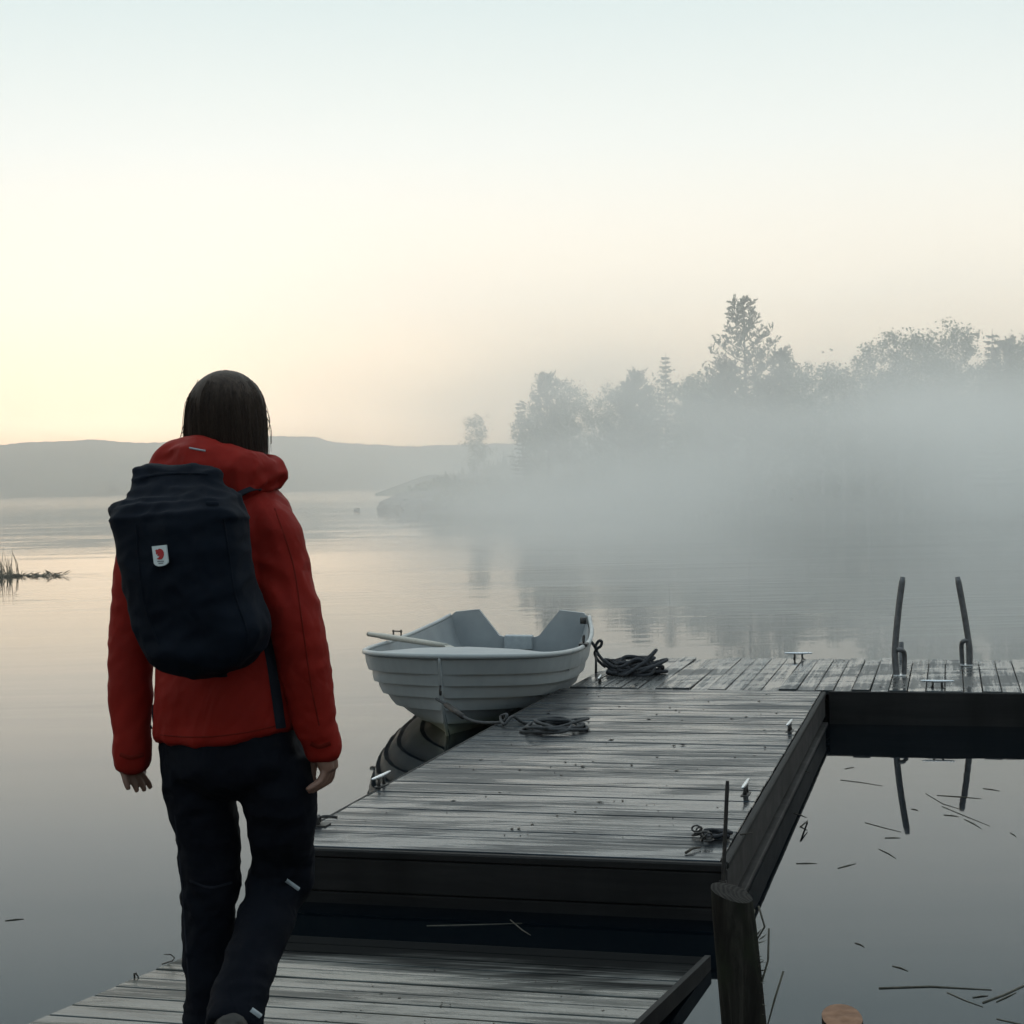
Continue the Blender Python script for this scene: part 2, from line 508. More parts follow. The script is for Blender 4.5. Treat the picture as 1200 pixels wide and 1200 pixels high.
def thicket():
    """dense undergrowth along the bank and the wood behind"""
    rn = random.Random(5)
    V, F = [], []
    for i in range(15000):
        X = rn.uniform(-7, 48)
        v = rn.random() ** 1.5 * 26 + .5
        Y = shore_y(X) + v
        hmax = (1.0 + 2.6 * max(0, noise.noise(Vector((X * .35, v * .3, 9))) + .45)) * min(1, max(.10, (X - 1) / 12)) * (1 + v * .06)
        z = max(0, shore_z(X, v)) + rn.random() * hmax
        p = Vector((X, Y, z))
        for k in range(2):
            leaf_quad(V, F, p + Vector((rn.gauss(0, .2), rn.gauss(0, .2), rn.gauss(0, .15))), Vector((rn.uniform(-1, 1), rn.uniform(-1, 1), rn.uniform(-.3, 1))), rn.uniform(.22, .5), rn, .8)
    o = mesh("undergrowth", V, F, birch_leaf)
    tag(o, "mass of low bushes and undergrowth along the misty bank", "bushes", None, "stuff")
thicket()
def far_wood():
    rn = random.Random(9)
    V, F = [], []
    for i in range(520):
        px = rn.uniform(505, 760)
        Y = rn.uniform(300, 420)
        X = (px - 600) / FPX * Y
        k = min(1.0, max(0.0, (px - 505) / 140))
        hh = (rn.uniform(1.5, 7.5) if rn.random() < .9 else rn.uniform(7, 9.5)) * (0.35 + .65 * k)
        z0 = 0.2 + (Y - 300) * .035 * (0.3 + .7 * k)
        for j in range(9):
            t = j / 9
            rr = hh * .17 * (1 - t) + .05
            for q in range(3):
                a = rn.uniform(0, 6.28)
                i0 = len(V)
                c = Vector((X, Y, z0 + hh * (t + .02)))
                d = Vector((math.cos(a), math.sin(a), -.35)) * rr * rn.uniform(.8, 1.3)
                s = Vector((-math.sin(a), math.cos(a), 0)) * rr * .55
                V += [c + Vector((0, 0, hh * .14)), c + d + s, c + d - s]
                F.append((i0, i0 + 1, i0 + 2))
    o = mesh("far_wood", V, F, needle_mat)
    tag(o, "far off strip of small conifers below the ridge", "wood", None, "stuff")
    V, F = [], []
    for i in range(60):
        px = 440 + i * 7
        for j, (Y, z) in enumerate([(298, -.5), (300, .3), (360, 2.2), (430, 4.5), (450, -1)]):
            k = min(1.0, max(0.0, (px - 440) / 60))
            V.append(((px - 600) / FPX * Y, Y, z * k if z > 0 else z))
    for i in range(59):
        for j in range(4):
            a = i * 5 + j
            F.append((a, a + 5, a + 6, a + 1))
    mesh("far_shore", V, F, forest_mat, smooth=True)["kind"] = "structure"
far_wood()

# ---------------------------------------------------------------- air: even haze, and the mist bank lying on the lake
def cube_verts(x0, x1, y0, y1, z0, z1):
    return [(x0, y0, z0), (x1, y0, z0), (x1, y1, z0), (x0, y1, z0), (x0, y0, z1), (x1, y0, z1), (x1, y1, z1), (x0, y1, z1)], \
           [(0, 3, 2, 1), (4, 5, 6, 7), (0, 1, 5, 4), (1, 2, 6, 5), (2, 3, 7, 6), (3, 0, 4, 7)]
def volume_mat(name, color, density, aniso):
    mt = bpy.data.materials.new(name)
    mt.use_nodes = True
    t = mt.node_tree
    t.nodes.clear()
    o_ = t.nodes.new("ShaderNodeOutputMaterial")
    v_ = t.nodes.new("ShaderNodeVolumePrincipled")
    v_.inputs["Color"].default_value = (*color, 1)
    v_.inputs["Density"].default_value = density
    v_.inputs["Anisotropy"].default_value = aniso
    t.links.new(v_.outputs[0], o_.inputs["Volume"])
    return mt, v_
HAZE_DENSITY = 0.00047
hm, _v = volume_mat("haze_air", (1.0, 1.0, 1.0), HAZE_DENSITY, 0.82)
V, F = cube_verts(-2950, 2950, -400, 2500, -2.2, 110)
mesh("haze", V, F, hm)["kind"] = "stuff"
MIST_DENSITY = 0.052
def mist():
    q = NT("lake_mist")
    t = q.t
    mm_, v_ = None, t.nodes.new("ShaderNodeVolumePrincipled")
    t.nodes.remove(q.b)
    o_ = [n for n in t.nodes if n.type == 'OUTPUT_MATERIAL'][0]
    t.links.new(v_.outputs[0], o_.inputs["Volume"])
    v_.inputs["Color"].default_value = (1.0, 1.0, 0.985, 1)
    v_.inputs["Anisotropy"].default_value = 0.72
    tc_ = q.n("ShaderNodeTexCoord")
    sx = q.n("ShaderNodeSeparateXYZ")
    q.l(tc_.outputs["Object"], sx.inputs[0])
    X, Y, Z = sx.outputs
    mp = q.n("ShaderNodeMapping"); mp.inputs["Scale"].default_value = (.055, .04, .17)
    q.l(tc_.outputs["Object"], mp.inputs[0])
    nz = q.noise(mp.outputs[0], 1.0, 2.5, .55, 0)
    nzm = q.maprange(nz, .33, .67, .12, 1.9, True)
    zb = q.math('ADD', Z, q.math('MULTIPLY', q.math('SUBTRACT', nz, .5), -8.0))
    zf = q.math('ADD', q.maprange(zb, 0.8, 7.2, 1.0, 0.0, True), q.maprange(Z, 2.0, 14.0, .12, 0.0, True))
    xf = q.math('MULTIPLY', q.maprange(X, -13, 7, .015, 1.0, True), q.maprange(X, 10, 26, 1.0, .6, True))
    yf = q.math('MULTIPLY', q.math('ADD', q.maprange(Y, 28, 52, 0.0, .82, True), q.maprange(Y, 13.5, 26, 0.0, .18, True)), q.maprange(Y, 100, 124, 1, .4, True))
    d = q.math('MULTIPLY', q.math('MULTIPLY', zf, xf), q.math('MULTIPLY', yf, nzm))
    d = q.math('MULTIPLY', d, MIST_DENSITY)
    q.l(d, v_.inputs["Density"])
    V, F = cube_verts(-60, 75, 13.2, 128, 0.004, 14.5)
    o = mesh("mist", V, F, q.m)
    o["kind"] = "stuff"
    tag(o, "bank of pale mist lying over the lake before the trees", "mist")
mist()
# ---------------------------------------------------------------- docks
TH = R(14.9)
E_ = Vector((math.sin(TH), math.cos(TH), 0))        # along the middle dock, away from the camera
N_ = Vector((math.cos(TH), -math.sin(TH), 0))       # to its right
DM = Matrix((N_, E_, Vector((0, 0, 1)))).transposed().to_4x4()    # dock frame (n, e, z) -> world
def D(n, e, z): return N_ * n + E_ * e + Vector((0, 0, z))
DECK = 0.20

def plank_mat(name, dark, mid, light, awash=None, axis=(0.6, 14, 14)):
    q = NT(name, 0.35, mid, 0.5)
    rnd = q.rnd()
    tc_ = q.n("ShaderNodeTexCoord")
    mp = q.n("ShaderNodeMapping"); mp.inputs["Scale"].default_value = axis
    q.l(tc_.outputs["Object"], mp.inputs[0])
    comb = q.n("ShaderNodeCombineXYZ")
    q.l(q.math('MULTIPLY', rnd, 37.0), comb.inputs[0]); q.l(q.math('MULTIPLY', rnd, 91.0), comb.inputs[1]); q.l(q.math('MULTIPLY', rnd, 53.0), comb.inputs[2])
    add = q.n("ShaderNodeVectorMath", operation='ADD')
    q.l(mp.outputs[0], add.inputs[0]); q.l(comb.outputs[0], add.inputs[1])
    grain = q.noise(add.outputs[0], 2.2, 8, .68, .25)
    # dark wet patches lie across the boards, in world space
    geo = q.n("ShaderNodeNewGeometry")
    mpw = q.n("ShaderNodeMapping")
    mpw.inputs["Rotation"].default_value = (0, 0, TH)
    mpw.inputs["Scale"].default_value = (0.75, 2.6, 1)
    q.l(geo.outputs["Position"], mpw.inputs[0])
    patch = q.noise(mpw.outputs[0], 1.5, 5, .62, .6)
    mixv = q.math('ADD', q.math('MULTIPLY', patch, 0.62), q.math('MULTIPLY', grain, 0.5))
    wetm = q.maprange(mixv, .49, .63, 0.0, 1.0, True)
    if awash:                                # soaked end of the ramp, blackened further to paint in the dock's dark reflection
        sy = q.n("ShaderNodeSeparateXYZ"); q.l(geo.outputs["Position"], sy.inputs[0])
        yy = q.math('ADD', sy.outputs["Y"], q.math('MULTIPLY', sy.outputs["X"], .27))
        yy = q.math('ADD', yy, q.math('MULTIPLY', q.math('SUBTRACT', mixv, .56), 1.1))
        soak_refl = q.maprange(yy, awash - .30, awash + .05, 0, 1, True)
        wetm = q.math('MAXIMUM', wetm, soak_refl)
    speck = q.noise(add.outputs[0], 16, 3, .6)
    col = q.ramp(grain, [(.28, dark), (.52, mid), (.74, light)])
    tone = q.maprange(rnd, 0, 1, .72, 1.18)
    tn = q.n("ShaderNodeCombineColor"); [q.l(tone, tn.inputs[i]) for i in range(3)]
    col = q.mix(1.0, col, tn.outputs[0], 'MULTIPLY')
    col = q.mix(q.math('MULTIPLY', wetm, .75), col, tuple(c * .33 for c in dark))
    if awash: col = q.mix(q.math('MULTIPLY', soak_refl, .92), col, (.005, .0055, .006))
    q.set("Base Color", col)
    ro = q.math('ADD', q.maprange(wetm, 0, 1, .10, .36), q.maprange(grain, .3, .7, -.04, .08))
    ro = q.math('ADD', ro, q.maprange(rnd, 0, 1, -.05, .05))
    if awash: ro = q.math('ADD', q.math('MULTIPLY', ro, q.math('SUBTRACT', 1.0, soak_refl)), q.math('MULTIPLY', soak_refl, .75))
    q.set("Roughness", ro)
    sp = q.maprange(wetm, 0, 1, .33, .14)
    if awash: sp = q.math('MULTIPLY', sp, q.math('SUBTRACT', 1.0, q.math('MULTIPLY', soak_refl, .93)))
    q.set("Specular IOR Level", sp)
    q.b.inputs["Specular Tint"].default_value = (0.26, 0.66, 1.0, 1)
    hh = q.math('ADD', q.math('MULTIPLY', grain, .8), q.math('MULTIPLY', speck, .2))
    q.bump(hh, .0007, .5)
    return q.m
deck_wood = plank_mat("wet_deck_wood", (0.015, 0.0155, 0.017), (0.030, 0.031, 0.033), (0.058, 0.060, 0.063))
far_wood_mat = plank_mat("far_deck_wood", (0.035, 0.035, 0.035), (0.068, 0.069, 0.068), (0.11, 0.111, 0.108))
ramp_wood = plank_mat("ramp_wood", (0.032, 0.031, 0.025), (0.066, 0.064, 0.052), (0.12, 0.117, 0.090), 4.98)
def beam_mat(name, a, b, c):
    q = NT(name, .7, a, .15)
    v = q.coord((.7, 6, 9))
    g = q.noise(v, 1.6, 7, .65, .4)
    st = q.noise(q.coord((2.2, 2.2, .5)), 2, 4)
    col = q.ramp(g, [(.3, a), (.55, b), (.8, c)])
    q.set("Base Color", q.mix(q.maprange(st, .45, .7, 0, .6), col, (a[0] * .5, a[1] * .5, a[2] * .45)))
    q.bump(g, .004, .7)
    return q.m
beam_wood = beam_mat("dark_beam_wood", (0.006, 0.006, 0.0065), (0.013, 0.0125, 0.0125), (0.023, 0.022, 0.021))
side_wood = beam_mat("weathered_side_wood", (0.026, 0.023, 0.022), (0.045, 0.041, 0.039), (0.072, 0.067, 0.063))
under_mat = simple_mat("dark_float_hull", (0.012, 0.012, 0.012), (0.03, 0.03, 0.03), 8, .8, .002)  # floats are one even dark tone
steel = NT("galvanised_steel", .28, (.62, .64, .66), .5, .9)
steel.set("Roughness", steel.maprange(steel.noise(steel.coord(), 60, 3), .3, .7, .18, .42)); steel = steel.m
dark_iron = simple_mat("dark_iron", (.018, .018, .02), (.05, .045, .04), 40, .55, .001, .5, .5)
rope_dark = simple_mat("dark_rope", (.010, .011, .014), (.032, .034, .04), 90, .85, .002)

def plank_meshes(L, wd, th, n, mat, seed, skew=0.0):
    """a few plank variants: bevelled, slightly cupped boards with uneven ends; origin at centre of top"""
    rn = random.Random(seed)
    res = []
    for k in range(n):
        bm = bmesh.new()
        ce = rn.uniform(-.0015, .0015)
        l0, l1 = -L / 2 + rn.uniform(0, .003), L / 2 - rn.uniform(0, .003)
        box_bm(bm, l0, l1, -wd / 2, wd / 2, -th, 0, .0025)
        for v in bm.verts:
            v.co.x += v.co.y * skew
            v.co.z += ce * (1 - (v.co.y / (wd / 2)) ** 2)
        me = bpy.data.meshes.new("plank")
        bmesh.ops.recalc_face_normals(bm, faces=bm.faces)
        bm.to_mesh(me); bm.free()
        me.materials.append(mat)
        res.append(me)
    return res

def cleat(parent, loc, rz, L=0.19, h=0.042):
    """horn cleat: two feet on a base plate, one long bar"""
    bm = bmesh.new()
    box_bm(bm, -.05, .05, -.016, .016, 0, .005, .001)
    for sx in (-1, 1):
        V, F = tube_data([(sx * .030, 0, .003), (sx * .026, 0, h * .5), (sx * .028, 0, h)], [.009, .0065, .008], 8)
        off = len(bm.verts)
        vs_ = [bm.verts.new(v) for v in V]
        for f_ in F: bm.faces.new([vs_[i] for i in f_])
    pts = [(-L / 2, 0, h + .002), (-L / 2 + .012, 0, h + .001), (-L / 4, 0, h), (0, 0, h - .001), (L / 4, 0, h), (L / 2 - .012, 0, h + .001), (L / 2, 0, h + .002)]
    V, F = tube_data(pts, [.003, .0055, .0075, .0085, .0075, .0055, .003], 8)
    vs_ = [bm.verts.new(v) for v in V]
    for f_ in F: bm.faces.new([vs_[i] for i in f_])
    o = bm_obj("cleat", bm, steel, parent, True)
    o.data.materials.append(dark_iron)
    for p_ in o.data.polygons:
        if p_.center.z < h * .8: p_.material_index = 1
    o.location = loc
    o.rotation_euler = (0, 0, rz)
    return o

def beam(name, parent, n0, n1, e0, e1, z0, z1, mat=None, bev=.004):
    bm = bmesh.new()
    box_bm(bm, n0, n1, e0, e1, z0, z1, bev)
    return bm_obj(name, bm, mat or beam_wood, parent)

# --- middle dock
MN0, MN1, ME0, ME1 = -2.40, -0.78, 5.59, 10.17
md = empty("floating_dock", (0, 0, 0), -TH)
tag(md, "long wet plank dock that the boat lies alongside, running out to the cross dock", "dock")
rn = random.Random(3)
variants = plank_meshes(MN1 - MN0, .1125, .028, 6, deck_wood, 1)
PITCH_M = (ME1 - ME0) / 39
for i in range(39):
    o = link("plank", variants[rn.randrange(6)], md)
    o.location = ((MN0 + MN1) / 2, ME0 + PITCH_M * (i + .5), DECK + rn.uniform(-.0015, .0015))
    o.rotation_euler = (rn.uniform(-.006, .006), 0, rn.uniform(-.0012, .0012) + (math.pi if rn.random() < .5 else 0))
# frame: front header of two boards with a moulding, sides with an upper plank, gap and skirt
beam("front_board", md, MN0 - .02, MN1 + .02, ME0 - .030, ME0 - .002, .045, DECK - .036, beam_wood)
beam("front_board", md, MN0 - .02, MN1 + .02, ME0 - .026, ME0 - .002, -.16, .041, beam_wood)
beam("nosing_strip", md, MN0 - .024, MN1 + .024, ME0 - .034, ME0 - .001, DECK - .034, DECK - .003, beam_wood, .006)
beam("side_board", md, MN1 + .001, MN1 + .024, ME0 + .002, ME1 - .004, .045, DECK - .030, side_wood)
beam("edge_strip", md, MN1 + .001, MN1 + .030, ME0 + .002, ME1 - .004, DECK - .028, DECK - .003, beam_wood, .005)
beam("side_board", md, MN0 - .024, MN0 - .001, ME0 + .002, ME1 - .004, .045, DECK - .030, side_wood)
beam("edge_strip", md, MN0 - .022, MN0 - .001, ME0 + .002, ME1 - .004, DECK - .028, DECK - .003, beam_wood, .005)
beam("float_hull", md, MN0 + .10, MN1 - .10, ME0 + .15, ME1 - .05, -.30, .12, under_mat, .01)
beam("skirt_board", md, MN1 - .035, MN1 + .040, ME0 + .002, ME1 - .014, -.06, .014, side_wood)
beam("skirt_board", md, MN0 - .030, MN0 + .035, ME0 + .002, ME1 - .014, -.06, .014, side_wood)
def dock_ne(p): return p.dot(N_), p.dot(E_)
for (px, py) in ((447, 921), (874, 931), (925.5, 857)):
    n_, e_ = dock_ne(at_z(px, py, DECK))
    cleat(md, (n_, e_, DECK - .001), math.pi / 2 + rn.uniform(-.06, .06), .21, .046)
# the dark bracket by the left corner
n_, e_ = dock_ne(at_z(372, 967, DECK))
bm = bmesh.new()
box_bm(bm, -.035, .045, -.03, .03, 0, .006, .001)
box_bm(bm, -.03, .012, -.022, .022, .005, .040, .008)
V, F = tube_data(spline([(-.01, 0, .02), (.02, .005, .034), (.05, .012, .034), (.07, .03, .028)], 4), .006, 6)
vs_ = [bm.verts.new(v) for v in V]
for f_ in F: bm.faces.new([vs_[i] for i in f_])
o = bm_obj("mooring_bracket", bm, dark_iron, md)
o.location = (n_ , e_, DECK - .001)
o["label"] = "dark iron bracket with a bent hook"

# --- cross dock at the end
FE0, FE1, FN0, FN1 = 10.19, 11.97, -2.36, 4.4
fd = empty("cross_dock", (0, 0, 0), -TH)
tag(fd, "cross dock with the bathing ladder, its planks running away from the viewer", "dock")
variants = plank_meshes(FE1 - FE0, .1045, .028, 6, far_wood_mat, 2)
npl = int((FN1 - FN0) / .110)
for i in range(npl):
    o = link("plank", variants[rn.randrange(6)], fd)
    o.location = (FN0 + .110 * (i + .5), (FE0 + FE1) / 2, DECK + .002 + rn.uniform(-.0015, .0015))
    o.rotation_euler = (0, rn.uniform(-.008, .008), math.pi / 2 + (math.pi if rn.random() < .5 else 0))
beam("front_board", fd, MN1 + .045, FN1, FE0 - .026, FE0 - .001, -.12, DECK - .002, beam_wood)
beam("back_board", fd, FN0 + .01, FN1, FE1 - .05, FE1 - .014, -.12, DECK - .0275, beam_wood)
beam("end_board", fd, FN0 + .012, FN0 + .045, FE0 + .054, FE1 - .054, -.12, DECK - .0275, side_wood)
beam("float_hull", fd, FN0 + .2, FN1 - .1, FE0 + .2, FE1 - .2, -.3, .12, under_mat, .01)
for (px, py) in ((937, 771.5), (1098.5, 807)):
    n_, e_ = dock_ne(at_z(px, py, DECK))
    e_ = min(max(e_, FE0 + .05), FE1 - .05)
    cleat(fd, (n_, e_, DECK + .001), rn.uniform(-.05, .05), .20, .045)
n_, e_ = dock_ne(at_z(703, 801, DECK))
cleat(fd, (n_, max(e_, FE0 + .10), DECK + .001), math.pi / 2 + .1)

# --- near ramp, its far end almost awash
RS, RY, RZ = 0.05, 5.07, 0.045
def ramp_z(Y): return RZ + RS * (RY - Y)
def on_ramp(px, py):
    d = pix_ray(px, py)
    # CAM_H + t dz = RZ + RS (RY - t dy)
    t = (RZ + RS * RY - CAM_H) / (d.z + RS * d.y)
    return CAM + d * t
rp = empty("landing_ramp", (0, 0, 0))
tag(rp, "near sloping plank ramp the walker steps down, far end almost awash", "ramp")
A0, A1 = on_ramp(213.3, 1125), on_ramp(36.7, 1199.2)
B0, B1 = on_ramp(815, 1132.5), on_ramp(747.5, 1199.5)
def line_at_e(P, Q, e):
    pe, qe = P.dot(E_), Q.dot(E_)
    return P.lerp(Q, (e - pe) / (qe - pe)).dot(N_)
e_far = on_ramp(600, 1108).dot(E_)
PR = .104
slope_dir = math.atan(RS)
skew = ((A1.dot(N_) - A0.dot(N_)) / (A1.dot(E_) - A0.dot(E_)) + (B1.dot(N_) - B0.dot(N_)) / (B1.dot(E_) - B0.dot(E_))) / 2
nA0, nB0 = line_at_e(A0, A1, e_far), line_at_e(B0, B1, e_far)
Lr = nB0 - nA0
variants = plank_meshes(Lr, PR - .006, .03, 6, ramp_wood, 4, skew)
i = 0
e = e_far - PR / 2
while e > -1.2:
    nc = (nA0 + nB0) / 2 + skew * (e - e_far)
    wpt = D(nc, e, 0)
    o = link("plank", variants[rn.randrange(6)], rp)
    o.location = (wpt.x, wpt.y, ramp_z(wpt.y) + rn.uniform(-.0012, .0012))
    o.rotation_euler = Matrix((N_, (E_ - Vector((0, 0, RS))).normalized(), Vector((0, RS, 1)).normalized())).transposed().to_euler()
    e -= PR
def ramp_beam(name, noff, wd, ztop, zbot, e0, e1, mat):
    V = []
    for e in (e0, e1):
        nn = noff(e)
        for dn in (0, wd):
            p = D(nn + dn, e, 0)
            for z in (ztop, zbot):
                V.append((p.x, p.y, ramp_z(p.y) + z))
    F = [(0, 2, 3, 1), (4, 5, 7, 6), (0, 1, 5, 4), (2, 6, 7, 3), (0, 4, 6, 2), (1, 3, 7, 5)]
    return mesh(name, V, F, mat, rp)
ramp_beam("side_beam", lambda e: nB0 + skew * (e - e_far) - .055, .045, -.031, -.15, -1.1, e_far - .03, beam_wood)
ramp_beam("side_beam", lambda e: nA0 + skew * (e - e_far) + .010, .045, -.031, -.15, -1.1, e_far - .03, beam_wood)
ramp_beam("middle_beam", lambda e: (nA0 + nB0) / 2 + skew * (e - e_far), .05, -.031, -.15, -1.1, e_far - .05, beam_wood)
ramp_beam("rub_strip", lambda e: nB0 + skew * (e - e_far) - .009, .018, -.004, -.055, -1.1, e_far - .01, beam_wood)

# --- piles, rod
_q = NT("pile_bark_wood", .9, (.02, .018, .016), .08)
_g = _q.noise(_q.coord((26, 26, 2.2)), 1.0, 7, .7, .6)
_m = _q.noise(_q.coord((5, 5, 3)), 1.6, 4, .6)
_c0 = _q.ramp(_g, [(.32, (.006, .0055, .005)), (.52, (.016, .0145, .012)), (.72, (.045, .041, .034))])
_q.set("Base Color", _q.mix(_q.maprange(_m, .5, .68, 0, .8), _c0, (.020, .024, .014)))
_q.bump(_g, .012, .9)
pile_mat = _q.m
endgrain = NT("cut_endgrain", .95, (.12, .10, .08), .08)
_c = endgrain.coord((1, 1, 1)); _w = endgrain.n("ShaderNodeTexWave", wave_type='RINGS', rings_direction='Z')
_w.inputs["Scale"].default_value = 26; _w.inputs["Distortion"].default_value = 5; _w.inputs["Detail"].default_value = 3
endgrain.l(_c, _w.inputs[0])
endgrain.set("Base Color", endgrain.ramp(_w.outputs[1], [(0.1, (.020, .018, .017)), (.8, (.034, .031, .028))]))
endgrain.bump(_w.outputs[1], .003, .6)
fresh_end = simple_mat("orange_cut_wood", (.13, .062, .032), (.24, .125, .07), 14, .7, .003, stretch=(1, 3, 3))
def pile(name, base, top, r, label, mat, capmat, tilt_cap=(0, 0), seed=1, cap_noise=.004):
    """log pile: uneven round shaft, chamfered rim, checked end-grain cap"""
    rnp = random.Random(seed)
    e_ = empty(name, (base.x, base.y, base.z))
    V, F = [], []
    S, Rn = 22, 12
    ax = top - base
    for j in range(Rn + 1):
        t = j / Rn
        for k in range(S):
            a = 2 * math.pi * k / S
            rr = r * (1.05 - .07 * t) * (1 + .05 * noise.noise(Vector((math.cos(a) * 1.3, math.sin(a) * 1.3, t * 2 + seed))) + .02 * noise.noise(Vector((math.cos(a) * 6, math.sin(a) * 6, t * 1.5))))
            if j == Rn: rr *= .96
            p = ax * t + Vector((math.cos(a) * rr, math.sin(a) * rr, 0))
            if t > .8: p.z += (math.cos(a) * tilt_cap[0] + math.sin(a) * tilt_cap[1]) * r * (t - .8) / .2
            V.append(p)
    for j in range(Rn):
        for k in range(S):
            a = j * S + k; b = j * S + (k + 1) % S
            F.append((a, b, b + S, a + S))
    mesh("shaft", V, F, mat, e_, True)
    rim = V[-S:]
    CV, CF = [], []
    rings = [1.0, .8, .55, .3, .1]
    c0 = sum(rim, Vector()) / S
    for ri, s in enumerate(rings):
        for k in range(S):
            p = c0 + (rim[k] - c0) * s
            if ri > 0: p.z += cap_noise * (noise.noise(p * 60 + Vector((seed, 0, 0))) * 1.5) + .002
            CV.append(p)
    for ri in range(len(rings) - 1):
        for k in range(S):
            a = ri * S + k; b = ri * S + (k + 1) % S
            CF.append((a, b, b + S, a + S))
    CF.append(tuple((len(rings) - 1) * S + k for k in range(S)))
    mesh("cut_top", CV, CF, capmat, e_, True)
    tag(e_, label, "post")
    return e_
pt = at_y(857, 1046, 4.42); pb = at_y(872, 1207, 4.42)
pb = pb + (pb - pt) * 1.3
pile("mooring_pile", pb, pt, .060, "dark weathered log pile with cracked top at the dock corner", pile_mat, endgrain.m, (-.25, .18), 3)
pt = at_y(987, 1192, 3.5); pb = Vector((pt.x + .02, pt.y, -.5))
pile("mooring_post", pb, pt, .046, "post with fresh orange cut top standing in the water", pile_mat, fresh_end, (.0, .32), 8)
# iron rod standing at the corner of the dock
n_, e_ = MN1 + .022, ME0 - .03
p1 = at_y(852.5, 915, 5.56); p0 = at_y(847, 1040, 5.56)
p0 = p0 + (p0 - p1) * 1.2
rod = empty("iron_rod", p0)
V, F = tube_data([Vector((0, 0, 0)), (p1 - p0) * .97, p1 - p0], [.0075, .0075, .006], 6)
mesh("rod", V, F, dark_iron, rod, False)
V, F = tube_data([(p1 - p0) * .56 + Vector((0, 0, -.012)), (p1 - p0) * .56 + Vector((0, 0, .012))], .014, 8)
mesh("collar", V, F, dark_iron, rod, False)
tag(rod, "thin dark iron rod standing upright at the dock corner", "rod")

# --- ladder on the cross dock
lad = empty("bathing_ladder", (0, 0, 0))
tag(lad, "dark tubular bathing ladder with two splayed handrails on the cross dock", "ladder")
lad_mat = simple_mat("ladder_tube", (.055, .055, .058), (.11, .11, .112), 30, .5, .001, .5, .3)
for side, (tx, ty, bx, by, brx) in {"l": (1058, 676, 1051, 792, 1055), "r": (1122, 676, 1136, 780, 1132)}.items():
    eb = 11.15 if side == "l" else 11.62
    b0 = at_z(bx, by, DECK)
    nb, eb = dock_ne(b0)
    base_ = D(nb, eb, DECK)
    Yt = base_.y
    top = at_y(tx, ty, Yt + .05)
    mid = base_.lerp(top, .32) + Vector((0, 0, 0)) + N_ * (-.022 if side == "l" else .016)
    pts = spline([base_ + Vector((0, 0, -.02)), base_.lerp(mid, .5) + N_ * (-.006 if side == "l" else .006), mid, mid.lerp(top, .55) + N_ * (-.004 if side == "l" else .002), top], 5)
    V, F = tube_data(pts, [.021] * (len(pts) - 1) + [.016], 10)
    hr = mesh("handrail", V, F, lad_mat, lad, True)
    s_ = 1 if side == "l" else -1
    V, F = tube_data(spline([base_ + N_ * (.045 * s_) + E_ * .04 + Vector((0, 0, .0)), base_ + N_ * (.05 * s_) + E_ * .04 + Vector((0, 0, .13)), base_ + N_ * (.035 * s_) + E_ * .01 + Vector((0, 0, .165)), base_ + N_ * .0 + Vector((0, 0, .17))], 4), .016, 8)
    mesh("brace", V, F, lad_mat, lad, True)
    bm = bmesh.new(); box_bm(bm, -.04, .04, -.05, .05, 0, .006, .001)
    pl = bm_obj("base_plate", bm, steel, lad); pl.location = base_ + N_ * (.02 * s_) + Vector((0, 0, .003)); pl.rotation_euler = (0, 0, -TH)
    bt = dock_ne(base_)
    V, F = tube_data([D(bt[0], FE1 + .06, DECK + .12), D(bt[0], FE1 + .07, -.9)], .019, 8)
    mesh("stile", V, F, lad_mat, lad, True)
    V, F = tube_data(spline([base_ + Vector((0, 0, .16)), D(bt[0], (bt[1] + FE1) / 2, DECK + .20), D(bt[0], FE1 + .03, DECK + .17), D(bt[0], FE1 + .06, DECK + .10)], 4), .016, 8)
    if side == "l": ln = bt[0]
    else: rn_ = bt[0]
for z in (-.05, -.32, -.6):
    V, F = tube_data([D(ln, FE1 + .065, z), D(rn_, FE1 + .065, z)], .018, 8)
    mesh("rung", V, F, lad_mat, lad, True)
